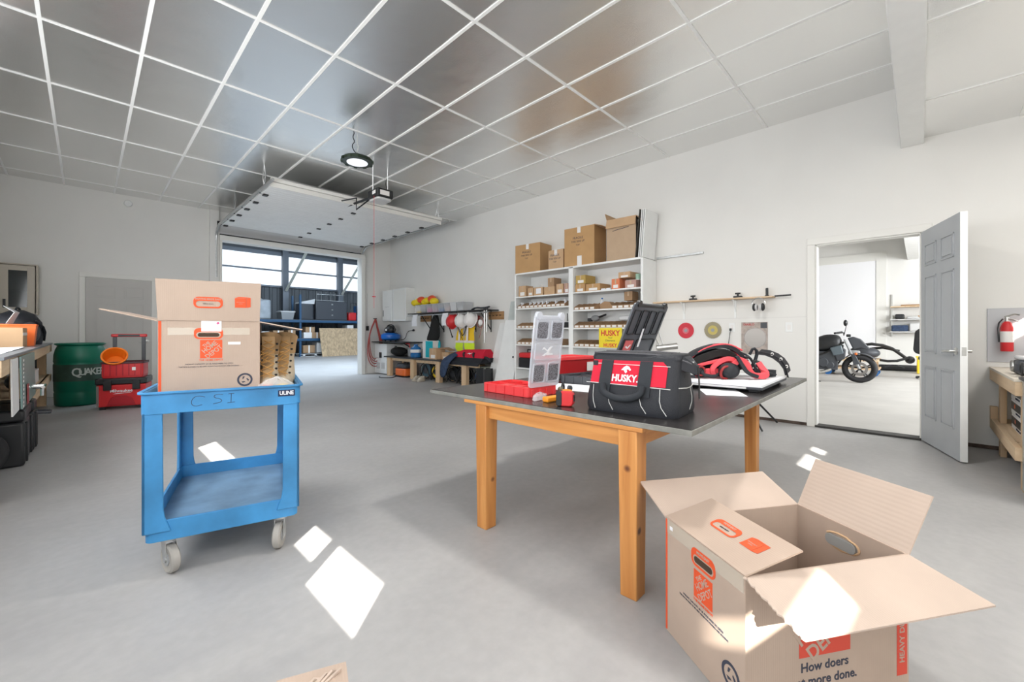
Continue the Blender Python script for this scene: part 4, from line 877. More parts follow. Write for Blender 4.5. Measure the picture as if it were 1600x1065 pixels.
# ---- small things on the table
t = thing('utility_knife', 'orange plastic hand tool lying on the table edge', 'tool', (1.705, 1.335, TT), math.radians(-4))
obj('handle', B().prism([(-.10, -.02), (.04, -.016), (.07, -.03), (.09, -.026), (.10, 0), (.09, .026), (.07, .03), (.04, .016), (-.10, .02)], .0, .028), mat('amber_plastic', (.85, .30, .02), .4), t, bevel=.007)
obj('guard', B().lathe([(.03, 0), (.034, .02), (.03, .045), (.01, .05)], 20, Matrix.Translation((.075, .01, 0))), mat('amber_plastic', (.85, .30, .02)), t)
t = thing('tape_measure', 'red and black tape measure in front of the orange tool', 'tape measure', (1.60, 1.205, TT), math.radians(-70))
obj('case', B().prism(rrect(.075, .07, .02, 5, 0, .036), -.02, .02, 'y'), red_m, t, bevel=.005); obj('rubber_shell', B().prism(rrect(.03, .072, .012, 4, -.03, .036), -.022, .022, 'y'), black_m, t, bevel=.004)
obj('lock_button', B().box(.037, .041, -.008, .008, .025, .055), black_m, t)
t = thing('headlamp', 'small black headlamp tangle behind the orange tool', 'headlamp', (1.96, 1.50, TT), 0); t.scale = (.8, .8, .8)
obj('strap', B().torus(.03, .007, Matrix.Translation((0, 0, .034)) @ rot(PI / 2, 0, .4)), black_m, t); obj('lamp', B().cyl((.03, -.03, .03), (.03, -.05, .03), .02, seg=16), darkgrey_m, t); obj('clip', B().ball((-.03, .0, .025), .02), mat('olive_plastic', (.16, .16, .10), .5), t)
t = thing('blister_pack', 'crumpled clear plastic packaging beside the orange tool', 'packaging', (1.665, 1.425, TT), .3)
obj('film', B().loft([[(x * s_, y * s_, z + .006 * rg.random()) for x, y, _ in ell(0, 0, .075, .03, 0, 14)] for z, s_ in ((0, 1), (.018, .9), (.03, .5), (.034, .1))]), glassy_m, t, smooth=False)
def paper(label, x, y, w, l, rz, z, k=3):
    r = random.Random(int(x * 100)); b = B(); b.sheet([[(w * (i / k - .5), l * (j / k - .5), .001 + .001 * r.random()) for i in range(k + 1)] for j in range(k + 1)], .0012)
    o = obj('paper_sheet', b, paper_m); o.location = (x, y, z); o.rotation_euler = (0, 0, rz); return tag(o, label, 'paper')
paper('white papers lying between the red organizer and the tool bag', 2.16, 1.62, .30, .42, .2, TT)
paper('white sheet lying on the table between the bag and the drawing board', 2.60, .83, .28, .21, .5, TT)
t = thing('tool_tote', 'red open plastic tool tote at the back of the table', 'tote', (2.66, 2.02, TT), math.radians(-10))
b = B(); b.hexa([(-.19, -.11, .03), (.19, -.11, .03), (.19, .11, .03), (-.19, .11, .03)], [(-.21, -.13, .155), (.21, -.13, .155), (.21, .13, .155), (-.21, .13, .155)]); obj('bin', b, red_m, t, bevel=.006)
b = B(); ring_prism(b, rrect(.44, .28, .02), rrect(.40, .24, .02), .14, .165); obj('rim', b, mat('bright_red_plastic', (.75, .045, .05)), t, bevel=.003)
obj('base', B().prism(rrect(.40, .24, .03), 0, .04), darkgrey_m, t, bevel=.006); obj('white_label', B().box(.12, .185, -.132, -.128, .05, .12), label_m, t)
# drawing board + harness + belt
t = thing('drawing_board', 'white drawing board with a dark frame lying on the right half of the table', 'board', (2.70, .645, TT), math.radians(2))
obj('board', B().box(0, .72, 0, .72, .030, .046), paper_m, t); obj('frame', B().box(-.004, .724, -.004, .724, .018, .034), darkgrey_m, t, bevel=.003)
for x, y in ((.05, .05), (.67, .05), (.05, .67), (.67, .67)): obj('foot', B().box(x - .025, x + .025, y - .025, y + .025, 0, .018), black_m, t, bevel=.004)
obj('rail', B().box(-.011, -.004, .08, .70, .022, .032), lgrey_m, t)
t = thing('tool_harness', 'heaped red and black padded tool harness lying on the drawing board', 'harness', (3.05, .98, TT + .047), math.radians(-45.6))
def strap(name, pts, wd, th, m, sm=2):
    b = B(); P = [Vector(p) for p in pts]
    for _ in range(sm):
        q = [P[0]]
        for a, c in zip(P, P[1:]): q += [a.lerp(c, .25), a.lerp(c, .75)]
        P = q + [P[-1]]
    rings = []
    for i, p in enumerate(P):
        tt = (P[min(i + 1, len(P) - 1)] - P[max(i - 1, 0)]).normalized(); side = Vector((.35, .94, .0)); side = (side - tt * side.dot(tt)).normalized(); n = tt.cross(side)
        rings.append([p + side * wd / 2 + n * th / 2, p - side * wd / 2 + n * th / 2, p - side * wd / 2 - n * th / 2, p + side * wd / 2 - n * th / 2])
    b.loft(rings); return obj(name, b, m, t, bevel=min(.004, th * .4))
strap('back_pad', [(-.235, .03, .02), (-.235, .03, .10), (-.19, .03, .155), (-.10, .03, .195), (.0, .03, .215), (.09, .03, .20), (.15, .03, .15), (.17, .03, .1)], .15, .030, blackfab_m)
obj('core', B().ball((-.06, .05, .09), .15, (1.1, .5, .72)), blackfab_m, t)
obj('side_pad', B().ball((.07, .0, .11), .09, (1.0, .6, .8)), redfab_m, t)
strap('red_trim', [(-.20, -.05, .03), (-.10, -.09, .05), (.0, -.10, .03)], .05, .04, coral_m)
strap('back_pad_core', [(-.205, -.0, .05), (-.18, .0, .11), (-.08, .0, .15), (.0, .0, .17), (.08, 0, .15), (.12, 0, .06)], .14, .05, blackknit_m)
strap('red_trim', [(-.215, -.02, .13), (-.15, -.02, .185), (-.05, -.02, .222), (.05, -.02, .225), (.13, -.02, .185)], .05, .012, coral_m)
strap('red_trim', [(-.23, -.055, .07), (-.12, -.075, .10), (-.03, -.085, .125), (.04, -.09, .11)], .03, .02, coral_m)
strap('shoulder_strap', [(-.09, -.10, .02), (-.115, -.11, .06), (-.08, -.11, .10), (-.01, -.11, .135), (.04, -.12, .12)], .035, .03, coral_m)
strap('shoulder_strap', [(.0, -.12, .06), (.05, -.13, .13), (.10, -.14, .11), (.12, -.15, .03), (.19, -.16, .018), (.24, -.12, .03), (.235, -.05, .09)], .05, .035, coral_m)
strap('shoulder_strap', [(.03, -.15, .15), (.06, -.16, .09), (.09, -.17, .04), (.15, -.17, .02)], .05, .022, webbing_m)
strap('waist_strap', [(.05, .02, .17), (.14, -.02, .17), (.19, -.05, .12), (.2, -.07, .05), (.30, -.05, .03), (.36, .0, .02)], .05, .012, webbing_m)
b = B(); b.tube([(-.235, -.06, .09), (-.26, -.08, .05), (-.30, -.09, .02), (-.22, -.10, .01)], .009, 8, 1); b.tube([(-.16, -.10, .07), (-.19, -.13, .03), (-.12, -.16, .015), (-.07, -.14, .04)], .011, 8, 1, flat=.5); obj('buckle_strap', b, webbing_m, t)
obj('pouch', B().ball((-.19, -.09, .05), .045, (1, .6, .8)), blackfab_m, t); obj('pouch', B().ball((-.02, -.15, .055), .062, (1.1, .7, .85)), blackfab_m, t)
b = B(); b.torus(.04, .008, Matrix.Translation((-.05, -.17, .045)) @ rot(PI / 2 + .2, 0, .3)); b.torus(.028, .006, Matrix.Translation((-.19, -.12, .05)) @ rot(PI / 2)); obj('cuff_ring', b, mat('dark_red_trim', (.30, .02, .02), .6), t)
b = B()
for k in range(10): b.ball((.13 + .1 * rg.random(), -.07 + .05 * rg.random(), .06 + .08 * rg.random()), .014, (1, .6, .8))
obj('fasteners', b, black_m, t)
t = thing('tool_belt', 'dark leather belt with white eyelets hanging over the table end by the harness', 'belt', (3.22, .84, TT + .047), math.radians(-45.6))
def arc(u): return Vector((.06 + .20 * math.sin(u * 1.5), .0, .02 + .15 * math.cos(u * 1.55)))
strap('strap', [tuple(arc(.0)), tuple(arc(.25)), tuple(arc(.5)), tuple(arc(.75)), tuple(arc(1.0) + Vector((.0, 0, -.03)))], .035, .006, mat('dark_leather', (.035, .035, .04), .6), 2)
b = B(); P = [arc(u) for u in (0, .2, .4, .6, .8, 1.0)]
rg2 = [(p.x, p.z) for p in P]; outer = [(x + .018, z + .018) for x, z in rg2]; inner = [(x - .018, z - .018) for x, z in rg2]
b.prism(outer + inner[::-1], -.004, .004, 'y'); obj('eyelet_tab', b, mat('dark_leather', (.035, .035, .04)), t, bevel=.001)
for u in (.3, .55, .8): p = arc(u); obj('eyelet', B().torus(.0085, .0035, Matrix.Translation((p.x, -.006, p.z)) @ rot(PI / 2), 18, 6), label_m, t)
b = B(); b.tube([(.0, .01, .15), (.02, .0, .20), (.05, .0, .17), (.03, 0, .1), (.0, .02, .04)], .016, 8, 1, flat=.6); b.box(.02, .17, -.01, .02, .004, .055, rot(0, .06)); obj('padded_end', b, webbing_m, t)
# ================================================================== RIGHT WALL: WHITE SHELVING UNIT
XF = 5.36
t = thing('shelving_unit', 'tall white open shelving unit with two bays against the right wall', 'shelving', (0, 0, 0))
for i, (y0, y1) in enumerate(((2.725, 2.76), (3.905, 3.99), (5.15, 5.185))): obj('side_panel' if i != 1 else 'middle_post', B().box(XF, XW - .02, y0, y1, 0, 2.10), white_m, t, bevel=.002)
obj('back_panel', B().box(XW - .02, XW - .008, 2.73, 5.18, 0, 2.1), white_m, t); obj('top_panel', B().box(XF, XW - .02, 2.76, 5.15, 2.085, 2.115), white_m, t, bevel=.002)
for y0, y1, lv in ((3.99, 5.15, (1.70, 1.495, 1.145, .86, .45, .10)), (2.76, 3.905, (1.70, 1.42, 1.14, .85, .45, .10))):
    for z in lv: obj('shelf', B().box(XF + .004, XW - .02, y0, y1, z - .022, z), white_m, t, bevel=.001)
def cbox(y0, y1, z0, z1, m, label, x0=5.40, dx=.20, group=None, name='carton', lab=True, cat='box', rzz=0):
    b = B(); b.box(-dx / 2, dx / 2, -(y1 - y0) / 2, (y1 - y0) / 2, 0, z1 - z0); o = obj(name, b, m, bevel=.003); o.location = (x0 + dx / 2, (y0 + y1) / 2, z0 + .001); o.rotation_euler = (0, 0, rzz)
    tag(o, label, cat, group)
    h, wv = z1 - z0, y1 - y0
    if lab: obj('paper_label', B().box(-dx / 2 - .0012, -dx / 2 - .0004, -wv * .32, wv * .28, h * .1, h * .42), label_m, o)
    obj('tape', B().box(-dx / 2 - .0008, -dx / 2 - .0002, -.012, .012, h * .5, h), mat('tan_tape', (.55, .40, .26), .3), o)
    return o
g1 = 'small cartons on the top shelves'
cbox(4.95, 5.12, 1.70, 1.89, cardt_m, 'brown carton at the far left of the top shelf in the left bay', group=g1)
cbox(4.78, 4.90, 1.70, 1.84, cardt_m, 'small carton second from the left on the top shelf of the left bay', group=g1)
o = cbox(4.56, 4.76, 1.70, 1.84, cardt_m, 'open carton stuffed with crumpled white packaging on the top shelf of the left bay', group=g1, lab=False)
b = B()
for k in range(7): b.slab([(-.1 + .02 * k, -.08 + .02 * k, .13), (-.06 + .02 * k, -.09 + .025 * k, .15), (-.05 + .015 * k, -.05 + .022 * k, .19), (-.09 + .02 * k, -.05 + .02 * k, .17)], .002)
obj('crumpled_wrap', b, label_m, o, smooth=False); obj('white_note', B().box(-.102, -.1005, -.06, .05, .03, .12), paper_m, o)
cbox(4.31, 4.53, 1.70, 1.83, cardt_m, 'wide carton supporting a smaller one on the top shelf of the left bay', group=g1, lab=False)
cbox(4.32, 4.45, 1.832, 1.975, cardd_m, 'small dark carton stacked on the wide carton in the left bay', group=g1, lab=False)
cbox(4.13, 4.27, 1.70, 1.86, cardt_m, 'printed carton second from the middle post in the left bay', group=g1)
cbox(4.01, 4.11, 1.70, 1.86, mat('pinkish_carton', (.50, .30, .25), .8), 'reddish carton squeezed against the middle post in the left bay', group=g1)
cbox(3.71, 3.89, 1.70, 1.825, cardb_m, 'brown carton next to the middle post in the right bay', dx=.25, group=g1)
cbox(3.70, 3.88, 1.828, 1.96, mat('yellowish_carton', (.50, .34, .10), .8), 'yellowish carton stacked next to the middle post in the right bay', dx=.28, group=g1)
cbox(3.44, 3.69, 1.70, 1.81, cardb_m, 'flat brown carton in the middle of the top shelf of the right bay', dx=.3, group=g1)
cbox(3.26, 3.42, 1.70, 1.725, paper_m, 'thin white packet lying on the top shelf of the right bay', name='packet', cat='packet', lab=False, group=g1)
o = cbox(3.11, 3.24, 1.70, 1.85, mat('orange_carton', (.72, .22, .10), .7), 'orange and white carton on the top shelf of the right bay', group=g1)
cbox(2.85, 3.02, 1.70, 1.81, mat('pinkish_carton', (.50, .30, .25)), 'reddish carton at the right end of the top shelf', group=g1)
cbox(2.95, 3.14, 1.855, 1.94, cardt_m, 'flat carton bridging two others at the right end of the top shelf', x0=5.42, dx=.26, group=g1)
t = thing('spool', 'pale green spool on a carton at the right end of the top shelf', 'spool', (5.5, 2.87, 1.813)); obj('core', B().cyl((0, 0, 0), (0, 0, .09), .035, seg=20), mat('pale_green', (.35, .55, .42), .5), t); obj('flange', B().lathe([(.042, .0), (.042, .01), (.036, .012)], 20), label_m, t)
cbox(2.95, 3.08, 1.53, 1.66, cardd_m, 'dark carton standing on the bins of the second shelf in the right bay', x0=5.48, dx=.18, lab=False, group=g1)
# open-front cardboard bins
def binbox(label, y, z, grp, w_=.094, d_=.30, full=0):
    t = thing('parts_bin', label, 'bin', (XF + .02, y, z + .0005), 0, grp)
    b = B(); th = .003
    b.box(0, d_, -w_ / 2, w_ / 2, 0, th); b.box(d_ - th, d_, -w_ / 2, w_ / 2, th, .10); b.box(0, th, -w_ / 2, w_ / 2, th, .045)
    for s_ in (-1, 1):
        y0 = s_ * w_ / 2; b.prism([(0, th), (d_, th), (d_, .10), (.13, .10), (0, .045)], min(y0, y0 - s_ * th), max(y0, y0 - s_ * th), 'y')
    obj('tray', b, cardd_m, t, smooth=False); obj('front_label', B().box(-.0012, 0, -w_ * .36, w_ * .36, .006, .036), label_m, t)
    return t
def contents(t, n=3):
    r = random.Random(n)
    for k in range(2): obj('fitting', B().lathe([(.010, 0), (.020, .0), (.020, .05), (.012, .055), (.012, .085), (.017, .087), (.017, .10)], 12, Matrix.Translation((.05 + .05 * k, -.02 + .03 * r.random(), .004))), paper_m, t)
proto = binbox('open cardboard parts bin at the left end of the second shelf, left bay', 5.08, 1.495, 'parts bins on the shelves'); contents(proto)
rows = [(5.08, 4.03, .0955, 1.495, 'second shelf of the left bay', 1), (5.09, 4.65, .095, 1.145, 'third shelf of the left bay', 0), (5.09, 4.2, .095, .86, 'fourth shelf of the left bay', 0),
        (3.85, 3.52, .095, 1.42, 'left half of the second shelf of the right bay', 0), (3.18, 2.8, .095, 1.42, 'right half of the second shelf of the right bay', 0), (3.85, 2.95, .095, 1.14, 'third shelf of the right bay', 0), (3.85, 3.3, .095, .85, 'fourth shelf of the right bay', 0)]
empty = binbox('open cardboard parts bin at the left end of the third shelf, left bay', 5.09, 1.145, 'parts bins on the shelves')
ordn = ['first', 'second', 'third', 'fourth', 'fifth', 'sixth', 'seventh', 'eighth', 'ninth', 'tenth', 'eleventh', 'twelfth']
for ri, (y0, y1, st, z, where, fl) in enumerate(rows):
    n = int((y0 - y1) / st) + 1
    for k in range(n):
        lab = 'cardboard parts bin, %s from left, %s' % (ordn[k], where)
        if fl:
            if k == 0: proto['label'] = 'cardboard bin with white fittings, first from left, ' + where; continue
            src = proto if k in (2, 3, 4, 5, 6, 8, 10) else empty
            dup(src, (XF + .02, y0 - k * st, z + .0005), 0, ('cardboard bin with white fittings, %s from left, ' % ordn[k] + where) if src is proto else lab)
        else:
            if ri == 1 and k == 0: empty['label'] = lab; continue
            dup(empty, (XF + .02, y0 - k * st, z + .0005), 0, lab)
# odd items on the shelves
t = thing('power_tool', 'grey and black power tool lying behind the bins on the third shelf, right bay', 'tool', (5.62, 3.66, 1.245)); obj('body', B().ball((0, 0, .05), .06, (.8, 1.3, .8)), grey_m, t); obj('handle', B().cyl((0, -.02, .05), (0, -.19, .10), .016), black_m, t); obj('battery', B().box(-.03, .03, .06, .13, .0, .05), black_m, t, bevel=.006)
tag(obj('clear_case', B().box(5.52, 5.7, 3.02, 3.2, 1.245, 1.32), milky_m, bevel=.02), 'cloudy plastic case behind the bins on the third shelf, right bay', 'case')
t = thing('white_bottle', 'white and blue bottle between the bins on the second shelf, right bay', 'bottle', (5.56, 3.50, 1.422)); obj('bottle_body', B().lathe([(.03, 0), (.032, .01), (.032, .11), (.012, .14), (.012, .16)], 16), paper_m, t); obj('cap', B().lathe([(.014, .155), (.014, .18)], 12), blue_m, t)
tag(obj('rolled_board', B().prism([(-.14, 0), (.1, 0), (.12, .07), (.03, .12), (-.06, .11)], 0, .14, 'x', M=Matrix.Translation((5.5, 3.40, 1.422))), cardd_m, bevel=.01), 'slumped brown cardboard piece between the bins on the second shelf, right bay', 'cardboard')
b = B(); b.box(5.55, 5.68, 4.02, 4.35, 1.147, 1.24); tag(obj('tool_case', b, black_m, bevel=.01), 'black tool case on the third shelf of the left bay behind the clear lid', 'case')
b = B()
for k in range(3): b.tube([(5.5, 4.06 + .03 * k, 1.25), (5.5, 4.05 + .035 * k, 1.34 + .02 * k)], .008, 6)
tag(obj('screwdrivers', b, black_m), 'black hand tools standing in the left bay next to the middle post', 'tools')
t = thing('yellow_sign', 'yellow sign with red lettering leaning on the lower right bay shelf', 'sign', (XF - .012, 3.23, .865))
sg = obj('sign_board', B().box(-.004, 0, -.19, .19, -.02, .27), mat('sign_yellow', (.85, .66, .02), .5), t)
SM = lambda y, z: frame((-.0045, y, z), (0, -1, 0), (0, 0, 1))
text('sign_lettering', 'HUSKY', .11, mat('sign_red', (.62, .02, .03), .5), sg, SM(-.0, .19), bold=.003, sx=.9); text('sign_lettering', 'Tool', .035, dkprint_m, sg, SM(.0, .125)); text('sign_lettering', 'Clearance', .04, dkprint_m, sg, SM(0, .085)); text('sign_lettering', 'HUSKY', .07, mat('sign_red', (.62, .02, .03)), sg, SM(0, .015), bold=.002)
for y in (4.86,):
    t = thing('tool_box', 'red and black tool box on the bottom of the left bay', 'tool box', (5.5, 4.93, .452)); obj('box_body', B().box(-.12, .2, -.17, .17, 0, .17), black_m, t, bevel=.01); obj('box_lid', B().box(-.12, .2, -.17, .17, .17, .26), red_m, t, bevel=.02); obj('handle', B().tube([(.04, -.1, .26), (.04, -.1, .31), (.04, .1, .31), (.04, .1, .26)], .012, 8), black_m, t)
# boxes on top of the unit
ZT = 2.116
def topbox(x, y, rz, w_, d_, h, m, label, wr=True, flapopen=False):
    t = thing('carton', label, 'box', (x, y, ZT), rz, 'big cartons on top of the shelving unit')
    bx = obj('carton_body', B().box(-d_ / 2, d_ / 2, -w_ / 2, w_ / 2, 0, h), m, t, bevel=.004)
    obj('tape', B().box(-d_ / 2 - .0008, -d_ / 2 + .001, -.03, .03, h - .09, h + .0005), label_m if wr else cardt_m, bx)
    if wr:
        for k, s_ in enumerate(('FRAGILE', 'THIS SIDE UP', 'TOP')): text('stamp', s_, .05 - .008 * k, dkprint_m, bx, frame((-d_ / 2 - .0004, .02, h * .72 - .055 * k), (0, -1, 0), (0, 0, 1)))
    return t
topbox(5.58, 4.93, .10, .54, .36, .50, cardb_m, 'large brown carton at the left end on top of the shelving unit')
t = topbox(5.52, 4.29, .0, .31, .22, .315, cardt_m, 'smallest brown carton on top of the shelving unit, between two large ones')
t = topbox(5.57, 3.82, .07, .54, .38, .60, cardb_m, 'large brown carton over the middle post on top of the shelving unit')
obj('tape', B().box(-.192, -.19, -.05, .03, .0, .15), label_m, t); flap(t, (.19, -.27, .60), (-.38, 0, 0), (0, -.12, -.04), .1, cardb_m)
t = topbox(5.555, 3.08, .04, .46, .36, .60, mat('greyish_carton', (.50, .36, .24), .85, noise=.05), 'tall open carton with a black printed side on top of the shelving unit', wr=False)
obj('black_side', B().box(-.178, .178, -.232, -.229, .002, .598), mat('black_print', (.035, .032, .03), .7), t); obj('shipping_label', B().box(-.12, .0, -.2335, -.2322, .38, .55), label_m, t)
flap(t, (-.18, .23, .60), (0, -.46, 0), (-.03, 0, -.13), .1, cardt_m); flap(t, (-.18, -.23, .60), (.36, 0, 0), (0, -.10, -.10), .1, cardt_m); flap(t, (-.18, .23, .6), (.36, 0, 0), (0, .03, .10), .1, cardt_m)
text('lettering', 'Amazon', .07, mat('black_print', (.035, .032, .03)), t, frame((-.182, .03, .40), (0, -1, 0), (0, 0, 1)), bold=.001) if False else None
b = B(); b.tube([(-.182, .13, .425), (-.182, .10, .43), (-.182, .05, .44), (-.182, -.03, .445), (-.182, -.12, .455)], .004, 5); obj('marker_line', b, dkprint_m, t)
b = B(); b.slab([(5.36, 2.845, ZT), (5.76, 2.845, ZT), (5.76, 2.78, ZT + .66), (5.36, 2.78, ZT + .66)], .012); tag(obj('panel_sheet', b, mat('dark_brown_panel', (.045, .038, .03), .6)), 'dark brown panel standing behind the tall open carton on the shelving unit', 'panel')
for k in range(3):
    b = B(); y = 2.81 - .026 * k; b.slab([(5.38, y, ZT), (5.76, y, ZT), (5.76, y - .05, ZT + .655), (5.38, y - .05, ZT + .655)], .014); tag(obj('leaning_sheet', b, white_m, bevel=.002), 'white panel on edge, right end of shelving unit top, %s' % ('leftmost of three', 'middle one of three', 'rightmost of three')[k], 'panel', 'white panels on edge')
# leaning glass and door panel left of the unit
b = B(); b.slab([(5.40, 5.66, .002), (5.40, 5.24, .002), (5.70, 5.20, 1.66), (5.70, 5.60, 1.66)], .012); o = tag(obj('leaning_glass', b, mat('greenish_glass', (.62, .68, .66), .15, alpha=.55)), 'tall pale glass sheet leaning on the wall beside the shelving unit', 'glass sheet')
t = thing('leaning_door', 'white cabinet door leaning on the wall left of the shelving unit', 'door panel', (0, 0, 0)); b = B(); b.slab([(5.37, 5.74, .002), (5.37, 5.25, .002), (5.62, 5.23, 1.30), (5.62, 5.66, 1.30)], .02); obj('door_leaf', b, white_m, t, bevel=.002)
for z, f_ in ((.62, .48), (1.03, .8)): obj('knob', B().ball((5.37 + .25 * z / 1.3 - .03, 5.32, z), .018), black_m, t)
b = B(); b.slab([(5.42, 6.0, .002), (5.42, 5.79, .002), (5.755, 5.75, 1.25), (5.755, 5.96, 1.25)], .012); tag(obj('white_sheet', b, white_m), 'plain white sheet leaning on the wall, leftmost of the leaning panels', 'sheet')
# ------------------------------------------------------------------ wall strip, wood shelf, discs
tag(obj('metal_strip', B().box(XW - .03, XW, 2.07, 2.72, 2.12, 2.15), galv_m, bevel=.002), 'short grey metal rail on the wall right of the shelving unit top', 'rail')
t = thing('wall_shelf', 'long narrow raw wood shelf on white brackets on the right wall', 'shelf', (0, 0, 0)); obj('board', B().box(XW - .14, XW - .002, 1.24, 2.72, 1.482, 1.50), stud_m if False else wood('raw_board', (.74, .56, .38), (.64, .45, .28), 1, rough=.8, axis='Y', knots=False), t, bevel=.002)
for y in (2.33, 1.68):
    b = B(); b.box(XW - .008, XW - .001, y - .012, y + .012, 1.25, 1.482); b.box(XW - .12, XW - .001, y - .012, y + .012, 1.474, 1.4815); b.slab([(XW - .11, y - .004, 1.475), (XW - .004, y - .004, 1.33), (XW - .004, y - .004, 1.32), (XW - .12, y - .004, 1.475)], -.008); obj('bracket', b, white_m, t)
for y, l in ((2.18, 'small black clamp standing on the left part of the wood shelf'), (1.63, 'small black tool standing over the right bracket of the wood shelf')):
    t = thing('clamp', l, 'tool', (XW - .08, y, 1.5005)); obj('jaw', B().box(-.015, .015, -.05, .05, .0, .025), black_m, t, bevel=.005); obj('screw', B().cyl((0, 0, .02), (0, 0, .065), .012), black_m, t); obj('grip', B().cyl((0, -.03, .055), (0, .03, .055), .010), blackmet_m, t)
t = thing('folding_knife', 'black handle sticking up at the right end of the wood shelf', 'tool', (XW - .08, 1.31, 1.5005)); obj('grip', B().box(-.01, .01, -.014, .014, 0, .10), black_m, t, bevel=.006); obj('foot', B().box(-.015, .015, -.02, .02, 0, .01), blackmet_m, t)
tag(obj('black_rod', B().cyl((XW - .06, 1.235, 1.50), (XW - .06, 1.07, 1.505), .009), black_m), 'black rod projecting from the right end of the wood shelf', 'rod')
t = thing('ear_muffs', 'black and white ear muffs hanging from the wood shelf', 'ear muffs', (XW - .16, 1.38, 1.41))
for s_ in (-1, 1):
    b = B(); b.ball((0, s_ * .045, -.04), .042, (.7, .55, 1.1)); obj('ear_cup', b, black_m, t); b = B(); b.torus(.03, .012, Matrix.Translation((0, s_ * .022, -.04)) @ rot(PI / 2)); obj('cushion', b, lgrey_m, t)
b = B(); b.torus(.07, .007, Matrix.Translation((0, 0, .01)) @ rot(PI / 2) @ rot(0, PI / 2) @ rot(0, 0, PI / 2) if False else Matrix.Translation((0, 0, .0)) @ rot(0, -PI / 2, 0), 24, 8, -PI / 2, PI / 2); obj('headband', b, chrome_m, t)
def disc(y, z, r, label, m, mi, teeth=0, x=XW - .006):
    t = thing('saw_blade' if teeth else 'grinding_disc', label, 'saw blade' if teeth else 'disc', (x, y, z)); M = rot(0, -PI / 2)
    if teeth:
        pts = []
        for k in range(teeth): a = 2 * PI * k / teeth; pts += [(r * math.cos(a), r * math.sin(a)), (r * .93 * math.cos(a + .7 * 2 * PI / teeth), r * .93 * math.sin(a + .7 * 2 * PI / teeth))]
        obj('blade', B().prism(pts, 0, .003, M=M), m, t, smooth=False)
    else: obj('disc_body', B().lathe([(r, 0), (r, .003), (r * .5, .005), (r * .3, .002)], 40, M), m, t)
    obj('center_label', B().lathe([(r * .55, .0031), (r * .55, .0036)], 32, M), mi, t); obj('arbor', B().lathe([(r * .2, .0055), (r * .2, .007)], 24, M), grey_m, t); return t
t = disc(2.305, 1.095, .108, 'red round disc hanging on the wall under the wood shelf', mat('red_disc', (.60, .02, .04), .5), mat('pink_label', (.62, .15, .18), .5))
disc(1.952, 1.098, .112, 'toothed saw blade with a yellow centre hanging on the wall', mat('bronze_blade', (.22, .19, .12), .4, .6), mat('yellow_label', (.55, .45, .12), .5), 34)
t = thing('blade_package', 'saw blade in its printed package hanging on the wall', 'package', (XW - .004, 1.465, 0)); obj('backing_card', B().box(-.004, 0, -.145, .145, .80, 1.195), mat('brown_print', (.45, .38, .34), .6, noise=.3, nscale=20), t)
obj('blade', B().lathe([(.115, .004), (.115, .008)], 40, Matrix.Translation((-.001, -.01, 1.0)) @ rot(0, -PI / 2)), mat('grey_blade', (.30, .28, .26), .35, .7), t); obj('window_rim', B().torus(.12, .004, Matrix.Translation((-.005, -.01, 1.0)) @ rot(0, PI / 2), 40, 6), glassy_m, t)
text('package_lettering', 'DIABLO', .035, mat('dull_red_print', (.45, .05, .05), .6), t, frame((-.0045, .06, 1.165), (0, -1, 0), (0, 0, 1)), bold=.001)
obj('corner_inset', B().box(-.006, -.004, -.14, -.07, 1.12, 1.19), darkgrey_m, t)
for y, z, l in ((1.72, 1.135, 'white power outlet above the harness on the right wall'), (1.10, 1.13, 'white wall plate left of the doorway')):
    t = thing('wall_outlet', l, 'outlet', (XW - .001, y, z)); obj('cover_plate', B().box(-.006, 0, -.035, .035, -.057, .057), white_m, t, bevel=.002); obj('socket', B().box(-.008, -.005, -.017, .017, -.03, .03), label_m, t)
t = thing('extension_lead', 'black plug hanging in the outlet on the right wall', 'cord', (XW - .03, 1.73, 1.10)); obj('plug', B().cyl((0, 0, -.012), (0, 0, .02), .013), black_m, t); obj('cable', B().tube([(0, 0, 0), (-.005, .01, -.08), (-.02, .03, -.3), (-.03, .02, -1.0)], .004, 6, 1), black_m, t)
t = thing('swing_arm_vise', 'steel articulated stand with a cylinder head behind the black organizer', 'stand', (4.45, 2.05, 0))
b = B(); b.cyl((0, 0, 0), (0, 0, .03), .18, seg=24); obj('foot_plate', b, steel_m, t); obj('column', B().cyl((0, 0, .03), (0, 0, .86), .02), steel_m, t); obj('head', B().cyl((-.02, .04, .89), (.10, -.14, .92), .035, seg=20), steel_m, t); obj('head', B().cyl((-.02, .04, .81), (.09, -.12, .81), .03, seg=20), lgrey_m, t)
b = B(); b.tube([(0, 0, .9), (-.05, .1, 1.12), (-.12, .12, 1.22)], .010, 6); b.tube([(.02, -.02, .92), (-.04, .05, 1.18)], .007, 6); obj('arm', b, steel_m, t)
t = thing('tripod', 'thin black tripod legs showing behind the right table leg', 'tripod', (5.18, 1.52, 0)); 
for p in ((5.68, 1.20), (5.05, 1.20), (4.9, 1.9)): obj('leg', B().tube([(0, 0, .55), (p[0] - 5.18, p[1] - 1.52, .012)], .011, 6), blackmet_m, t)
obj('center_column', B().cyl((0, 0, .4), (0, 0, .62), .014), blackmet_m, t)
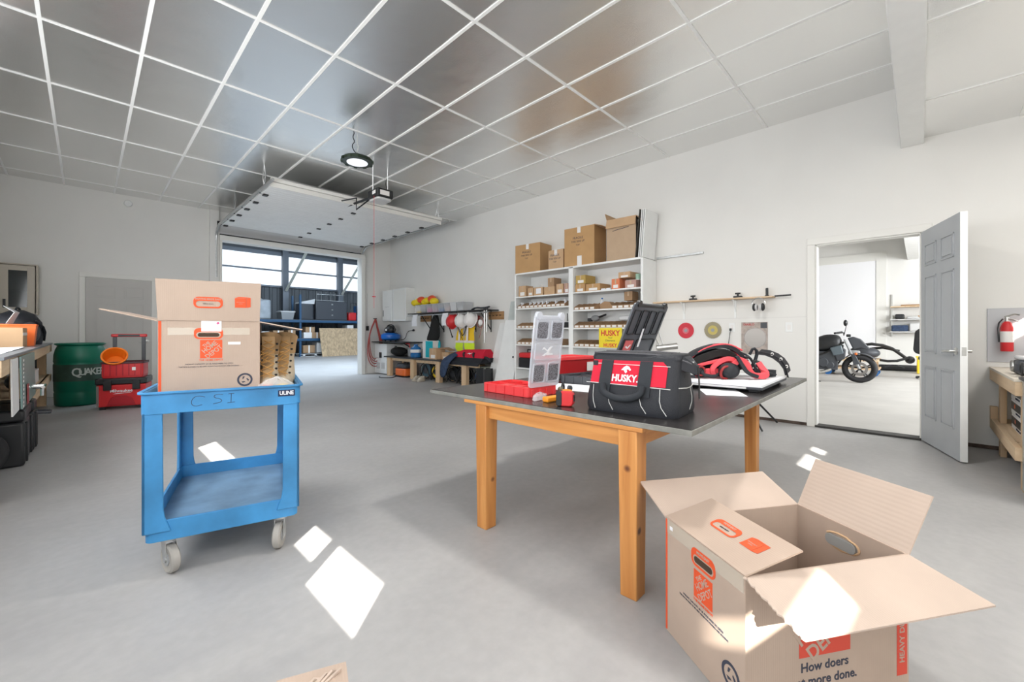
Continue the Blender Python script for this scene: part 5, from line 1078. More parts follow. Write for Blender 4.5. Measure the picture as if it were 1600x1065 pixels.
# ------------------------------------------------------------------ electrical cabinets in the corner
t = thing('electrical_cabinet', 'white metal electrical cabinet high in the far right corner', 'cabinet', (5.50, 9.10, 1.37)); obj('cabinet_body', B().box(0, .283, .62, 1.10, 0, .80), white_m, t, bevel=.006); obj('cabinet_door', B().box(-.012, 0, .64, 1.08, .03, .77), white_m, t, bevel=.004); obj('latch', B().box(-.02, -.012, 1.02, 1.04, .12, .28), darkgrey_m, t)
obj('label', B().box(-.0135, -.012, .72, .94, .36, .37), lgrey_m, t)
t = thing('breaker_box', 'white wall box joined to the right side of the electrical cabinet', 'cabinet', (5.52, 8.9, 1.36)); obj('box_body', B().box(0, .263, .18, .80, 0, .82), white_m, t, bevel=.006); obj('box_door', B().box(-.008, 0, .22, .76, .04, .78), trim_m, t, bevel=.003)
t = thing('compressor_cabinet', 'white louvred metal cabinet on the floor in the far right corner', 'cabinet', (5.30, 9.62, 0)); obj('cabinet_body', B().box(0, .48, 0, .62, .02, .78), white_m, t, bevel=.008)
b = B()
for k in range(7): b.box(-.006, 0, .1 + .025 * k, .112 + .025 * k, .14, .3); b.box(-.006, 0, .34 + .025 * k, .352 + .025 * k, .14, .3)
obj('louvres', b, lgrey_m, t); obj('latch', B().box(-.02, 0, .25, .35, .42, .56), black_m, t)
t = thing('bracket_shelf', 'black bracket shelf over the white floor cabinet carrying the air compressor', 'shelf', (0, 0, 0)); obj('board', B().box(5.22, 5.78, 8.72, 10.26, .815, .84), black_m, t, bevel=.004); b = B(); b.slab([(5.4, 8.95, .815), (5.77, 8.95, .6), (5.77, 8.95, .57), (5.36, 8.95, .815)], .02); obj('bracket', b, black_m, t)
t = thing('air_compressor', 'blue pancake air compressor with a black shroud on the black shelf', 'compressor', (5.5, 9.78, .842))
obj('tank', B().lathe([(.02, .02), (.18, .03), (.235, .07), (.245, .12), (.235, .17), (.18, .21), (.02, .22)], 32), mat('bright_blue_paint', (.01, .14, .55), .3), t); obj('shroud', B().ball((0, .02, .29), .17, (.8, 1.1, .65)), black_m, t); obj('handle', B().tube([(0, -.2, .22), (0, -.2, .38), (0, .0, .44), (0, .2, .38), (0, .2, .22)], .018, 8, 1), black_m, t); obj('lettering_plate', B().box(-.142, -.13, -.06, .02, .27, .32), label_m, t)
for a in (0, 2.1, 4.2): obj('foot', B().cyl((.15 * math.cos(a), .15 * math.sin(a), 0), (.15 * math.cos(a), .15 * math.sin(a), .06), .018), rubber_m, t)
t = thing('air_hose', 'coiled red air hose hanging beside the overhead door opening', 'hose', (5.28, YB - .135, 0))
for k, (r, zc, yy) in enumerate(((.22, .62, 0), (.27, .55, -.02), (.17, .74, .02), (.24, .68, -.04))):
    P = [Vector((.30 * r / .27 * math.sin(a) * (1 if math.cos(a) < 0 else .75), yy - .02 * math.cos(a), 0)) for a in [0]]
    pts = [(0, yy, 1.42), (-.10 - r * .25, yy, 1.1), (-r * .95, yy - .02, zc), (-r * .6, yy - .02, zc - .32), (r * .1, yy - .02, zc - .38), (r * .7, yy - .02, zc - .2), (r * .75, yy, zc + .15), (.06, yy, 1.15), (0, yy, 1.42)]
    obj('hose_loop', B().tube(pts, .011, 8, 2), mat('red_hose', (.42, .07, .06), .5), t)
obj('hook', B().cyl((0, .1, 1.43), (0, -.06, 1.43), .012), blackmet_m, t)
t = thing('wall_switch', 'small black switch box on the back wall by the opening', 'switch', (5.12, YB - .001, 1.18)); obj('housing', B().box(-.035, .035, -.03, 0, -.06, .06), black_m, t, bevel=.004); obj('conduit', B().cyl((0, -.012, .06), (0, -.012, .9), .005, seg=8), lgrey_m, t)
t = thing('extension_lead', 'black cord running from the wall outlet to the air compressor', 'cord', (0, 0, 0)); obj('plug', B().cyl((5.77, 9.1, 1.13), (5.73, 9.1, 1.12), .025), black_m, t); obj('cable', B().tube([(5.73, 9.1, 1.12), (5.7, 9.3, 1.1), (5.7, 9.4, .9), (5.6, 9.5, .87), (5.5, 9.56, .87)], .008, 6, 1), black_m, t)
tag(obj('floor_cord', B().tube([(4.95, 9.3, .012), (4.8, 9.1, .012), (5.0, 8.8, .012), (5.2, 9.05, .012), (5.5, 9.1, .02)], .009, 6, 2), black_m), 'black cord lying on the floor in front of the wooden bench', 'cord')
# ------------------------------------------------------------------ low wooden bench
t = thing('wooden_bench', 'low wooden bench with a black top along the right wall', 'bench', (0, 0, 0)); obj('bench_top', B().box(5.22, 5.78, 6.05, 9.62, .452, .482), mat('black_board', (.04, .04, .042), .45), t, bevel=.003)
obj('rail', B().box(5.30, 5.34, 6.1, 9.55, .38, .452), studx_m, t)
for y in (9.42, 8.36, 7.36, 6.48):
    for x in (5.24, 5.66): obj('leg', B().box(x, x + .09, y - .07, y + .07, 0, .452), stud_m, t, bevel=.004)
t = thing('duffel_bag', 'black duffel bag lying at the left end of the bench', 'bag', (5.48, 9.33, .483)); obj('bag_body', B().ball((0, 0, .115), .22, (.75, 1.35, .52)), blackknit_m, t); obj('handles', B().tube([(-.1, -.1, .2), (-.12, -.05, .26), (-.1, .05, .2)], .012, 6, 1), blackfab_m, t)
t = thing('water_jug', 'blue translucent water jug standing on the bench', 'jug', (5.40, 8.44, .483)); obj('jug_body', B().lathe([(.11, 0), (.125, .015), (.125, .09), (.115, .10), (.125, .11), (.125, .2), (.10, .24), (.05, .27), (.04, .29)], 28), mat('blue_jug', (.02, .17, .45), .15, alpha=.85), t); obj('cap', B().lathe([(.045, .285), (.045, .31)], 20), blue_m, t); obj('label', B().lathe([(.1265, .12), (.1265, .19)], 28, cap=False), label_m, t)
tag(obj('black_box', B().box(5.5, 5.7, 8.12, 8.34, .483, .68), black_m, bevel=.01), 'small black box behind the blue jug on the bench', 'box')
o = tag(obj('bag_stack', B().box(5.40, 5.56, 8.66, 8.80, .483, .72), grey_m, bevel=.02), 'grey tool roll between the black duffel and the blue jug', 'tool roll'); obj('red_handle', B().tube([(5.38, 8.66, .7), (5.38, 8.7, .80), (5.38, 8.84, .80)], .012, 6), red_m, o)
t = thing('retail_box', 'tall white and cyan box standing on the bench against the wall', 'box', (5.50, 7.99, .483)); obj('box_body', B().box(-.08, .12, -.20, .20, 0, .40), label_m, t); obj('cyan_print', B().box(-.082, -.08, -.20, .08, .02, .39), mat('cyan_print', (.0, .42, .50), .5), t)
cbox(7.46, 7.72, .4825, .72, cardt_m, 'brown carton on the bench in front of the cyan box', x0=5.28, dx=.24)
cbox(7.18, 7.42, .4825, .64, cardt_m, 'open brown carton behind the jeans on the bench', x0=5.40, dx=.3)
tag(obj('cardboard_flap', B().sheet([[(5.36, 7.1, .70), (5.5, 7.1, .70)], [(5.36, 7.3, .74), (5.5, 7.3, .75)], [(5.36, 7.5, .73), (5.5, 7.5, .74)]], .02), cardd_m), 'brown cloth heap on the open carton behind the jeans', 'cloth')
t = thing('jeans', 'blue jeans draped over the front edge of the bench', 'jeans', (0, 0, 0)); b = B(); b.sheet([[(5.46, 6.72, .66), (5.46, 6.85, .70), (5.46, 7.05, .64)], [(5.30, 6.72, .60), (5.28, 6.9, .66), (5.3, 7.08, .56)], [(5.19, 6.78, .50), (5.16, 6.92, .52), (5.18, 7.10, .50)], [(5.15, 6.83, .40), (5.13, 6.95, .42), (5.15, 7.10, .40)], [(5.15, 6.93, .14), (5.13, 7.01, .13), (5.15, 7.12, .15)]], .05); obj('denim', b, navy_m, t, sub=1)
obj('pile', B().ball((5.46, 7.0, .56), .13, (1, 1.2, .55)), mat('grey_denim', (.10, .14, .20), .9, noise=.3, nscale=20), t)
t = thing('tool_bag', 'long red canvas tool bag with a black base on the bench', 'bag', (5.46, 6.45, .483)); 
obj('red_body', B().loft([[(-.17, -.48, .08), (.17, -.48, .08), (.17, .50, .08), (-.17, .50, .08)], [(-.15, -.47, .16), (.15, -.47, .16), (.15, .42, .16), (-.15, .42, .16)], [(-.06, -.45, .26), (.08, -.45, .26), (.08, .22, .235), (-.06, .22, .235)]]), redfab_m, t, bevel=.01)
obj('base', B().loft([[(-.275, -.44, -.06), (-.246, -.44, -.06), (-.246, .40, -.06), (-.275, .40, -.06)], [(-.26, -.5, .0), (-.246, -.5, .0), (-.246, .54, .0), (-.26, .54, .0)], [(-.25, -.5, .002), (.17, -.5, .002), (.17, .54, .002), (-.25, .54, .002)], [(-.18, -.5, .09), (.17, -.5, .09), (.17, .54, .085), (-.18, .54, .085)]]), blackfab_m, t, bevel=.01)
for y in (-.22, .08): obj('handle', B().tube([(-.16, y, .10), (-.19, y, .16), (-.155, y, .185)], .02, 6, 1), webbing_m, t)
obj('lightning_logo', B().prism([(-.07, -.012), (-.02, .022), (.01, .008), (.075, .026), (.01, -.02), (-.01, .0)], 0, .003, M=frame((-.148, -.07, .165), (0, -1, 0), (.6, 0, .8))), paper_m, t, smooth=False)
b = B(); b.tube([(-.1, -.48, .10), (-.14, -.60, .09), (-.1, -.63, .03)], .03, 8, 1); obj('strap_end', b, blackfab_m, t)
# under the bench
t = thing('shop_vacuum', 'orange and grey shop vacuum under the left end of the bench', 'vacuum', (5.42, 8.93, .002)); obj('tank', B().prism(rrect(.34, .46, .08), 0.03, .20), orange_m, t, bevel=.02); obj('motor_head', B().prism(rrect(.32, .42, .08), .20, .32), darkgrey_m, t, bevel=.04); obj('hose', B().tube([(-.1, -.2, .33), (.0, .0, .38), (.1, .2, .34)], .025, 8, 1), black_m, t); obj('base_ring', B().prism(rrect(.36, .48, .09), 0, .03), black_m, t)
def reel(label, x, y, r, core, cable, group):
    t = thing('cable_reel', label, 'reel', (x, y, .002), .25, group)
    for s_ in (-.07, .07): obj('flange', B().torus(r, .012, Matrix.Translation((s_, 0, r + .03)) @ rot(0, PI / 2), 32, 6), black_m, t)
    obj('cable_winding', B().lathe([(r * .5, -.06), (r * .86, -.055), (r * .9, 0), (r * .86, .055), (r * .5, .06)], 28, Matrix.Translation((0, 0, r + .03)) @ rot(0, PI / 2)), cable, t)
    obj('hub', B().lathe([(r * .45, -.07), (r * .45, .07)], 20, Matrix.Translation((0, 0, r + .03)) @ rot(0, PI / 2)), core, t)
    obj('stand', B().tube([(-.09, -r * .9, .012), (-.1, -r * .4, r * 1.2), (-.1, 0, 2 * r + .03), (-.1, r * .4, r * 1.2), (-.09, r * .9, .012)], .012, 8, 1), blackmet_m, t); return t
gr = 'cable reels stored under the bench'
reel('cable reel with slate blue cable under the bench, leftmost of the reels', 5.5, 8.10, .17, darkgrey_m, mat('slate_cable', (.06, .12, .16), .5), gr)
reel('cable reel with yellow cable under the bench', 5.5, 7.69, .16, darkgrey_m, yellow_m, gr); reel('black cable reel right of the yellow one, partly behind the bench leg', 5.5, 7.10, .16, darkgrey_m, black_m, gr)
reel('black cable reel behind the hanging jeans leg', 5.5, 6.75, .16, darkgrey_m, rubber_m, gr); reel('black cable reel next to the camouflage bag', 5.5, 6.24, .14, darkgrey_m, navy_m, gr)
t = thing('white_shoes', 'pair of dirty white shoes on the floor in front of the reels', 'shoes', (5.10, 7.88, .002), .3)
for y in (-.08, .06): s_ = obj('shoe', B().loft([ell(0, y, .13, .05, 0), ell(0, y, .135, .052, .03), ell(.02, y, .10, .045, .07), ell(.05, y, .05, .04, .11)]), mat('dirty_white', (.55, .50, .42), .8, noise=.3, nscale=20), t)
t = thing('camouflage_bag', 'camouflage cloth bag under the right end of the bench', 'bag', (5.46, 6.10, .002)); obj('bag_body', B().prism(rrect(.24, .24, .07), 0, .40), pattern_m, t, bevel=.03); obj('drawstring', B().tube([(-.12, -.05, .35), (-.14, 0, .2), (-.13, .02, .05)], .006, 6, 1), black_m, t)
t = thing('waste_bin', 'black waste bin on the floor right of the bench', 'bin', (5.28, 5.90, .002)); b = B(); ring_prism(b, rrect(.24, .24, .03), rrect(.22, .22, .02), .02, .385); obj('bin_wall', b, black_m, t); obj('bin_floor', B().prism(rrect(.24, .24, .03), 0, .02), black_m, t)
# ------------------------------------------------------------------ hook rack shelf above the bench
t = thing('wire_shelf', 'black wall shelf with brackets and a row of hooks above the bench', 'shelf', (0, 0, 0)); obj('shelf_deck', B().box(5.45, 5.77, 6.02, 8.88, 1.505, 1.525), black_m, t); obj('front_rail', B().tube([(5.46, 6.0, 1.47), (5.46, 8.9, 1.47)], .012, 8), galv_m, t)
for y in (8.35, 7.85, 7.0, 6.72, 6.25):
    b = B(); b.tube([(5.47, y, 1.505), (5.76, y, 1.13)], .011, 6); b.tube([(5.77, y, 1.505), (5.77, y, 1.08)], .010, 6); obj('bracket', b, black_m, t)
for i, (y, l) in enumerate(((8.59, 'brown hook board left of the black towel'), (6.10, 'brown hook board right of the hook rack'))): 
    o = tag(obj('hook_board', B().box(XW - .02, XW, y - .22, y + .22, 1.33, 1.49), plyb_m, bevel=.002), l, 'board'); b = B()
    for k in range(4): b.tube([(XW - .02, y - .15 + .1 * k, 1.42), (XW - .06, y - .15 + .1 * k, 1.40), (XW - .06, y - .15 + .1 * k, 1.43)], .006, 5)
    obj('hooks', b, blackmet_m, o)
cols = [yellow_m, darkgrey_m, mat('pink_parts', (.65, .12, .30), .6), mat('rose_parts', (.5, .25, .32), .6), blue_m, mat('pale_parts', (.6, .45, .42), .6), lgrey_m, lgrey_m, darkgrey_m]
for k in range(8):
    y = 8.46 - .225 * k
    t = thing('clear_bin', 'clear plastic bin on the hook rack shelf, %s from the left' % ordn[k], 'bin', (5.60, y, 1.526), 0, 'clear bins on the hook rack shelf')
    b = B(); b.hexa([(-.12, -.09, 0), (.12, -.09, 0), (.12, .09, 0), (-.12, .09, 0)], [(-.14, -.105, .18), (.14, -.105, .18), (.14, .105, .18), (-.14, .105, .18)]); obj('bin_wall', b, glassy_m if k != 6 else milky_m, t); obj('lid', B().box(-.145, .145, -.108, .108, .18, .188), milky_m, t)
    obj('small_parts', B().box(-.11, .11, -.08, .08, .004, .05 + .06 * ((k * 7) % 3) / 2), cols[k], t, bevel=.01)
t = thing('yellow_bags', 'heap of yellow and red plastic bags on top of the first clear bins', 'bags', (5.60, 8.35, 1.716))
for k in range(7): obj('bag', B().ball((.03 * (k % 2), .42 - .13 * k, .07 + .03 * (k % 3)), .10, (1, 1.2, .8 + .1 * (k % 2)), 12), (mat('bag_yellow', (.85, .65, .01), .4), mat('bag_yellow', (.85, .65, .01)), mat('bag_red', (.75, .08, .02), .4))[k % 3], t)
b = B(); b.tube([(5.58, 6.62, 1.54), (5.58, 6.5, 1.58), (5.6, 6.3, 1.56), (5.58, 6.1, 1.58)], .03, 8, 1, flat=.6); tag(obj('strap_roll', b, darkgrey_m), 'grey strap bundle at the right end of the hook rack shelf', 'strap')
for y, l in ((8.52, 'white paper tag hanging from the left end of the hook rack'), (7.34, 'white paper tag hanging beside the black towel')): tag(obj('paper_tag', B().sheet([[(5.44, y - .1, 1.49), (5.44, y + .1, 1.49)], [(5.40, y - .1, 1.36), (5.405, y + .1, 1.36)], [(5.42, y - .1, 1.22), (5.41, y + .1, 1.22)]], .003), paper_m), l, 'paper')
def helmet(label, y, z, m, rim=.0, x=5.50, group=None):
    t = thing('hard_hat', label, 'hard hat', (x, y, z), 0, group); M = rot(0, -PI / 2 + .25)
    obj('shell', B().lathe([(.155, -.02), (.15, .02), (.135, .08), (.09, .125), (.03, .145), (.001, .147)], 28, M), m, t); obj('brim', B().lathe([(.155, -.022), (.168, -.02), (.168, -.012), (.15, -.008)], 28, M), m, t); b = B(); b.tube([(-.09, -.012, .15), (-.135, -.012, .05), (-.14, -.012, -.06)], .012, 6); obj('crown_ridge', b, m, t); return t
helmet('red hard hat hanging from the hook rack', 7.16, 1.30, red_m); helmet('white hard hat hanging directly right of the red one', 6.86, 1.31, label_m); helmet('white hard hat hanging above the right half of the safety vest', 6.55, 1.33, label_m)
t = thing('neck_strap', 'black strap hanging below the red hard hat', 'strap', (5.48, 7.17, 0)); obj('webbing', B().tube([(0, .12, 1.22), (0, .05, 1.1), (0, .0, 1.0), (0, -.01, .98)], .014, 6, 1, flat=.4), black_m, t); obj('buckle', B().box(-.01, .01, -.03, .0, .96, 1.0), black_m, t)
t = thing('towel', 'black cloth hanging from the hook rack', 'cloth', (5.60, 7.95, 0)); b = B(); b.sheet([[(.0, .10, 1.49), (0, .0, 1.50), (0, -.12, 1.49)], [(-.03, .18, 1.25), (-.08, 0, 1.25), (-.03, -.20, 1.25)], [(-.03, .22, 1.08), (-.09, 0, 1.1), (-.03, -.21, 1.08)], [(-.02, .42, .86), (-.09, .05, .86), (-.03, -.22, .86)]], .03); obj('cloth', b, blackknit_m, t, sub=1)
t = thing('shorts', 'turquoise garment hanging below the black cloth', 'garment', (5.60, 7.94, 0)); b = B(); b.sheet([[(.0, .38, .92), (-.06, .0, .92), (0, -.22, .92)], [(-.03, .36, .75), (-.09, .02, .75), (-.03, -.22, .75)], [(-.03, .36, .55), (-.09, .02, .55), (-.03, -.22, .55)]], .03); obj('cloth', b, teal_m, t, sub=1)
# safety vest
t = thing('safety_vest', 'yellow high-visibility vest with silver tape hanging on the hook rack', 'vest', (5.52, 6.74, 0))
def vsheet(rows, th, m, nm, dx=0):
    b = B(); b.sheet([[(x + dx, y, z) for x, y, z in r] for r in rows], th); return obj(nm, b, m, t)
for s_ in (-1, 1):
    vsheet([[(.02, s_ * .08, 1.24), (.02, s_ * .26, 1.20)], [(-.03, s_ * .07, 1.10), (-.02, s_ * .27, 1.08)], [(-.05, s_ * .02, .97), (-.03, s_ * .29, .96)], [(-.06, s_ * .01, .90), (-.03, s_ * .30, .90)]], .006, hivis_m, 'chest_panel')
    vsheet([[(-.062, s_ * .01, .86), (-.032, s_ * .30, .86)], [(-.07, s_ * .02, .77), (-.04, s_ * .31, .75)], [(-.05, s_ * .04, .70), (-.03, s_ * .28, .69)]], .006, lime_m, 'lower_panel')
    b = B(); b.slab([(-.064, s_ * .09, 1.22), (-.064, s_ * .15, 1.22), (-.085, s_ * .16, .90), (-.085, s_ * .10, .90)], .003); obj('vertical_tape', b, silver_m, t)
    b = B(); b.slab([(-.07, s_ * .01, .905), (-.045, s_ * .30, .90), (-.045, s_ * .30, .855), (-.07, s_ * .01, .855)], .003); obj('waist_tape', b, silver_m, t)
    vsheet([[(-.04, s_ * .03, .70), (-.03, s_ * .26, .69)], [(-.04, s_ * .04, .60), (-.03, s_ * .24, .60)]], .006, hivis_m, 'hem_lining')
b = B(); b.tube([(-.05, .24, 1.24), (-.10, .05, 1.06), (-.10, -.02, .98), (-.08, -.14, 1.24)], .008, 6, 1); b.tube([(-.08, .20, 1.20), (-.10, -.0, .92)], .006, 6); obj('black_lanyard', b, black_m, t)
t = thing('red_cable', 'thin red cord coiled around a pale disc right of the safety vest', 'cord', (5.52, 6.30, 1.27)); obj('cord', B().torus(.10, .005, rot(0, PI / 2)), mat('red_hose', (.42, .07, .06)), t); obj('disc', B().cyl((0, 0, 0), (.02, 0, 0), .06, seg=20), label_m, t); obj('tail', B().tube([(0, -.05, -.09), (0, -.02, -.2), (0, .03, -.32)], .004, 6, 1), mat('red_hose', (.42, .07, .06)), t)
tag(obj('red_tag', B().box(5.70, 5.72, 6.54, 6.70, 1.33, 1.42), mat('dull_red', (.35, .05, .05), .6)), 'small dark red plate on the wall behind the hook rack', 'plate')
for y, z0, l in ((6.17, .87, 'long steel rod hanging at the right end of the hook rack'), (6.10, 1.08, 'shorter steel rod hanging behind the long one')): t = thing('steel_rod', l, 'rod', (5.52, y, 0)); obj('tube', B().cyl((0, 0, z0), (0, 0, 1.54), .017), steel_m, t); obj('cap', B().cyl((0, 0, 1.53), (0, 0, 1.56), .022), black_m, t)
# ================================================================== LEFT SIDE: bench, drum, tool cases
t = thing('workbench', 'long wooden workbench with a grey top along the left wall', 'workbench', (0, 0, 0))
obj('bench_top', B().box(XL + .005, -.35, 3.98, 9.2, .895, .915), mat('grey_bench_top', (.20, .22, .24), .35), t, bevel=.002)
studl = wood('raw_spruce_long', (.74, .57, .38), (.62, .44, .27), .8, rough=.8, axis='Y')
obj('fascia', B().box(-.40, -.36, 3.98, 9.2, .79, .894), studl, t, bevel=.003); obj('end_rail', B().box(XL + .005, -.40, 9.14, 9.18, .79, .894), studx_m, t)
obj('lower_shelf', B().box(XL + .005, -.38, 5.95, 9.1, .44, .46), studl, t); obj('lower_rail', B().box(-.40, -.36, 5.95, 9.1, .37, .46), studl, t, bevel=.003)
for y in (4.0, 6.0, 9.05): obj('leg', B().box(-.50, -.41, y, y + .12, 0, .79), stud_m, t, bevel=.003)
for y in (4.0, 6.0, 9.05): obj('leg', B().box(XL + .01, XL + .10, y, y + .12, 0, .79), stud_m, t, bevel=.003)
tag(obj('white_sheet', B().slab([(-.345, 4.35, .50), (-.345, 4.72, .50), (-.35, 4.72, .885), (-.35, 4.35, .885)], -.008), white_m), 'white board hanging in front of the left workbench', 'board')
t = thing('teal_panel', 'tall grey-green panel with a perforated edge in front of the left workbench', 'panel', (0, 0, 0)); obj('panel', B().slab([(-.330, 4.74, .50), (-.330, 5.86, .50), (-.337, 5.86, .888), (-.337, 4.74, .888)], -.010), mat('pale_teal_metal', (.26, .40, .38), .3, .3), t)
b = B()
for k in range(12): b.box(-.329, -.326, 4.76, 4.79, .51 + .031 * k, .525 + .031 * k)
obj('perforations', b, label_m, t); b = B(); b.cyl((-.33, 5.45, .60), (-.26, 5.45, .60), .02); b.cyl((-.26, 5.36, .60), (-.26, 5.58, .60), .012); b.cyl((-.27, 5.45, .58), (-.27, 5.45, .52), .012); obj('tap_handle', b, chrome_m, t); obj('red_sticker', B().box(-.3265, -.325, 5.0, 5.16, .50, .66), mat('dull_red', (.35, .05, .05)), t)
for i, (y0, y1, z1, x1, l) in enumerate(((5.10, 5.66, .45, -.345, 'black hard equipment case on the floor by the left workbench, nearest of the two'), (5.70, 5.98, .45, -.33, 'black hard equipment case behind the nearest one by the left workbench'))):
    t = thing('equipment_case', l, 'case', (0, 0, .002)); obj('case_body', B().box(x1 - .5, x1, y0, y1, 0, z1 - .10), black_m, t, bevel=.02); obj('case_lid', B().box(x1 - .5, x1, y0, y1, z1 - .095, z1), black_m, t, bevel=.02)
    for y in (y0 + .08, y1 - .12): obj('rib', B().box(x1 - .004, x1 + .012, y, y + .04, .02, z1 - .11), black_m, t, bevel=.004)
    if i: obj('handle', B().tube([(x1, y0 + .1, z1 - .12), (x1 + .09, y0 + .12, z1 - .13), (x1 + .09, y0 + .22, z1 - .13), (x1, y0 + .24, z1 - .12)], .014, 8), darkgrey_m, t)
t = thing('rubber_wheel', 'black rubber wheel at the left edge of the photo on the floor', 'wheel', (-.55, 4.88, .167)); M = rot(0, 0, -.9) @ rot(0, PI / 2)
obj('tyre', B().torus(.12, .045, M, 36, 12), rubber_m, t); obj('rim', B().lathe([(.085, -.03), (.085, .03)], 24, M), darkgrey_m, t)
t = thing('carton', 'brown carton on the left workbench at the photo edge', 'box', (-.66, 6.85, .916)); obj('carton_body', B().box(-.2, .2, -.22, .22, 0, .20), cardt_m, t, bevel=.003); obj('tape', B().box(.2, .2015, -.22, .22, .12, .15), label_m, t)
t = thing('orange_bin', 'bright orange box beside the backpack on the left workbench', 'box', (-.55, 7.30, .916)); obj('bin_wall', B().hexa([(-.13, -.11, 0), (.13, -.11, 0), (.13, .11, 0), (-.13, .11, 0)], [(-.15, -.12, .24), (.15, -.12, .24), (.15, .12, .24), (-.15, .12, .24)]), mat('bright_orange', (.9, .18, .03), .5), t); obj('rim', B().box(-.155, .155, -.125, .125, .225, .245), mat('bright_orange', (.9, .18, .03)), t, bevel=.004)
t = thing('backpack', 'black backpack standing on the left workbench by the back wall', 'backpack', (-.60, 8.05, .916), -.2)
obj('pack_body', B().loft([ell(0, 0, .20, .20, 0), ell(0, 0, .22, .24, .12), ell(0, 0, .20, .23, .28), ell(0, 0, .14, .18, .38), ell(0, 0, .05, .08, .43)]), blackfab_m, t); obj('front_pocket', B().ball((.12, -.12, .15), .13, (.8, 1, 1.1)), darkgrey_m, t); obj('top_handle', B().tube([(0, -.07, .41), (0, -.04, .46), (0, .04, .46), (0, .07, .41)], .012, 6, 1), blackfab_m, t)
obj('shoulder_strap', B().tube([(.18, -.1, .30), (.24, -.02, .2), (.2, .08, .05)], .02, 6, 1, flat=.4), webbing_m, t)
for (x, y, l) in ((-.50, 7.24, 'crumpled white paper leaning on the backpack, left of the orange box'), (-.50, 7.40, 'crumpled white paper leaning on the backpack, right of the orange box')):
    b = B(); b.sheet([[(x - .12, y - .1, 1.165), (x - .1, y + .12, 1.17)], [(x - .06, y - .1, 1.27 + .02), (x - .05, y + .11, 1.30)], [(x - .14, y - .06, 1.36), (x - .12, y + .08, 1.35)]], .004); o = tag(obj('crumpled_paper', b, paper_m), l, 'paper')
for i in range(3):
    b = B(); b.sheet([[(-.80 + .38 * u, 4.6 + i * .55 + .5 * v, .918 + .004 * i + .003 * math.sin(5 * u + 3 * v)) for u in (0, .33, .66, 1)] for v in (0, .33, .66, 1)], .002); tag(obj('drawing_sheet', b, paper_m), 'large white drawing sheet on the left workbench, %s' % ('nearest of three', 'middle of three', 'farthest of three, by the carton')[i], 'paper', 'drawing sheets on the workbench')
t = thing('tool_pouch', 'black and yellow tool pouch on the lower shelf of the left workbench', 'pouch', (-.50, 6.75, .461)); obj('pouch', B().ball((0, 0, .09), .16, (.6, 1.2, .55)), black_m, t); obj('yellow_patch', B().box(.085, .095, -.12, .0, .05, .14), yellow_m, t, bevel=.003)
tag(obj('white_box', B().box(-.62, -.42, 7.5, 7.9, .461, .62), label_m, bevel=.005), 'white box on the lower shelf of the left workbench', 'box')
tag(obj('wall_heater', B().box(XL + .02, -.55, 9.6, 9.95, .002, .40), white_m, bevel=.01), 'low white box on the floor behind the green drum', 'box'); tag(obj('dark_bag', B().ball((-.6, 9.75, .56), .18, (.9, 1, .9)), black_m), 'dark bag on the white box behind the green drum', 'bag')
# wall cabinet on the back wall
t = thing('wall_cabinet', 'taupe wall cabinet with a dark glass door at the left end of the back wall', 'cabinet', (0, YB, 0)); beige = mat('beige_paint', (.54, .49, .41), .5)
b = B(); b.box(-.94, -.54, -.30, -.002, 1.35, 1.37); b.box(-.94, -.54, -.30, -.002, 2.12, 2.14); b.box(-.94, -.92, -.30, -.002, 1.37, 2.12); b.box(-.56, -.54, -.30, -.002, 1.37, 2.12); b.box(-.92, -.56, -.02, -.002, 1.37, 2.12); obj('cabinet_body', b, beige, t, bevel=.003)
b = B(); b.box(-.93, -.84, -.32, -.302, 1.37, 2.11); b.box(-.65, -.57, -.32, -.302, 1.37, 2.11); b.box(-.84, -.65, -.32, -.302, 2.03, 2.11); b.box(-.84, -.65, -.32, -.302, 1.37, 1.46); d = obj('door_frame', b, beige, t, bevel=.003)
obj('glass_pane', B().box(-.84, -.65, -.312, -.308, 1.46, 2.03), glass_m, d); obj('shelf', B().box(-.92, -.56, -.28, -.02, 1.73, 1.75), beige, t); obj('handle', B().box(-.895, -.865, -.325, -.319, 1.45, 1.58), black_m, t)
# drum
t = thing('plastic_drum', 'dark green plastic drum with worn white lettering in front of the grey door', 'drum', (-.06, 8.98, .002))
obj('drum_body', B().lathe([(.255, 0), (.272, .02), (.275, .10), (.278, .18), (.27, .20), (.278, .22), (.282, .45), (.282, .60), (.274, .62), (.282, .64), (.278, .74), (.262, .82), (.240, .87), (.262, .885), (.272, .89), (.272, .905), (.258, .91), (.25, .895), (.02, .89)], 48), green_m, t, ang=60)
b = B(); b.lathe([(.2832, .36), (.2834, .60)], 48, cap=False); obj('worn_band', b, mat('worn_green_print', (.045, .10, .075), .55, noise=.4, nscale=6), t)
a0 = math.radians(-92)
for k, ch in enumerate('QUAKER STATE'):
    if ch == ' ': continue
    a = a0 + k * .205 - .10; p = (.2845 * math.cos(a), .2845 * math.sin(a), .49 if k else .485)
    text('lettering', ch, .14 if k else .165, mat('faded_white_print', (.55, .62, .58), .6), t, frame(p, (-math.sin(a), math.cos(a), 0), (.12 * -math.sin(a), .12 * math.cos(a), 1)), bold=.003, depth=.001, sx=.82)
obj('bung', B().lathe([(.03, .89), (.03, .91)], 20, Matrix.Translation((.12, -.1, 0))), green_m, t)
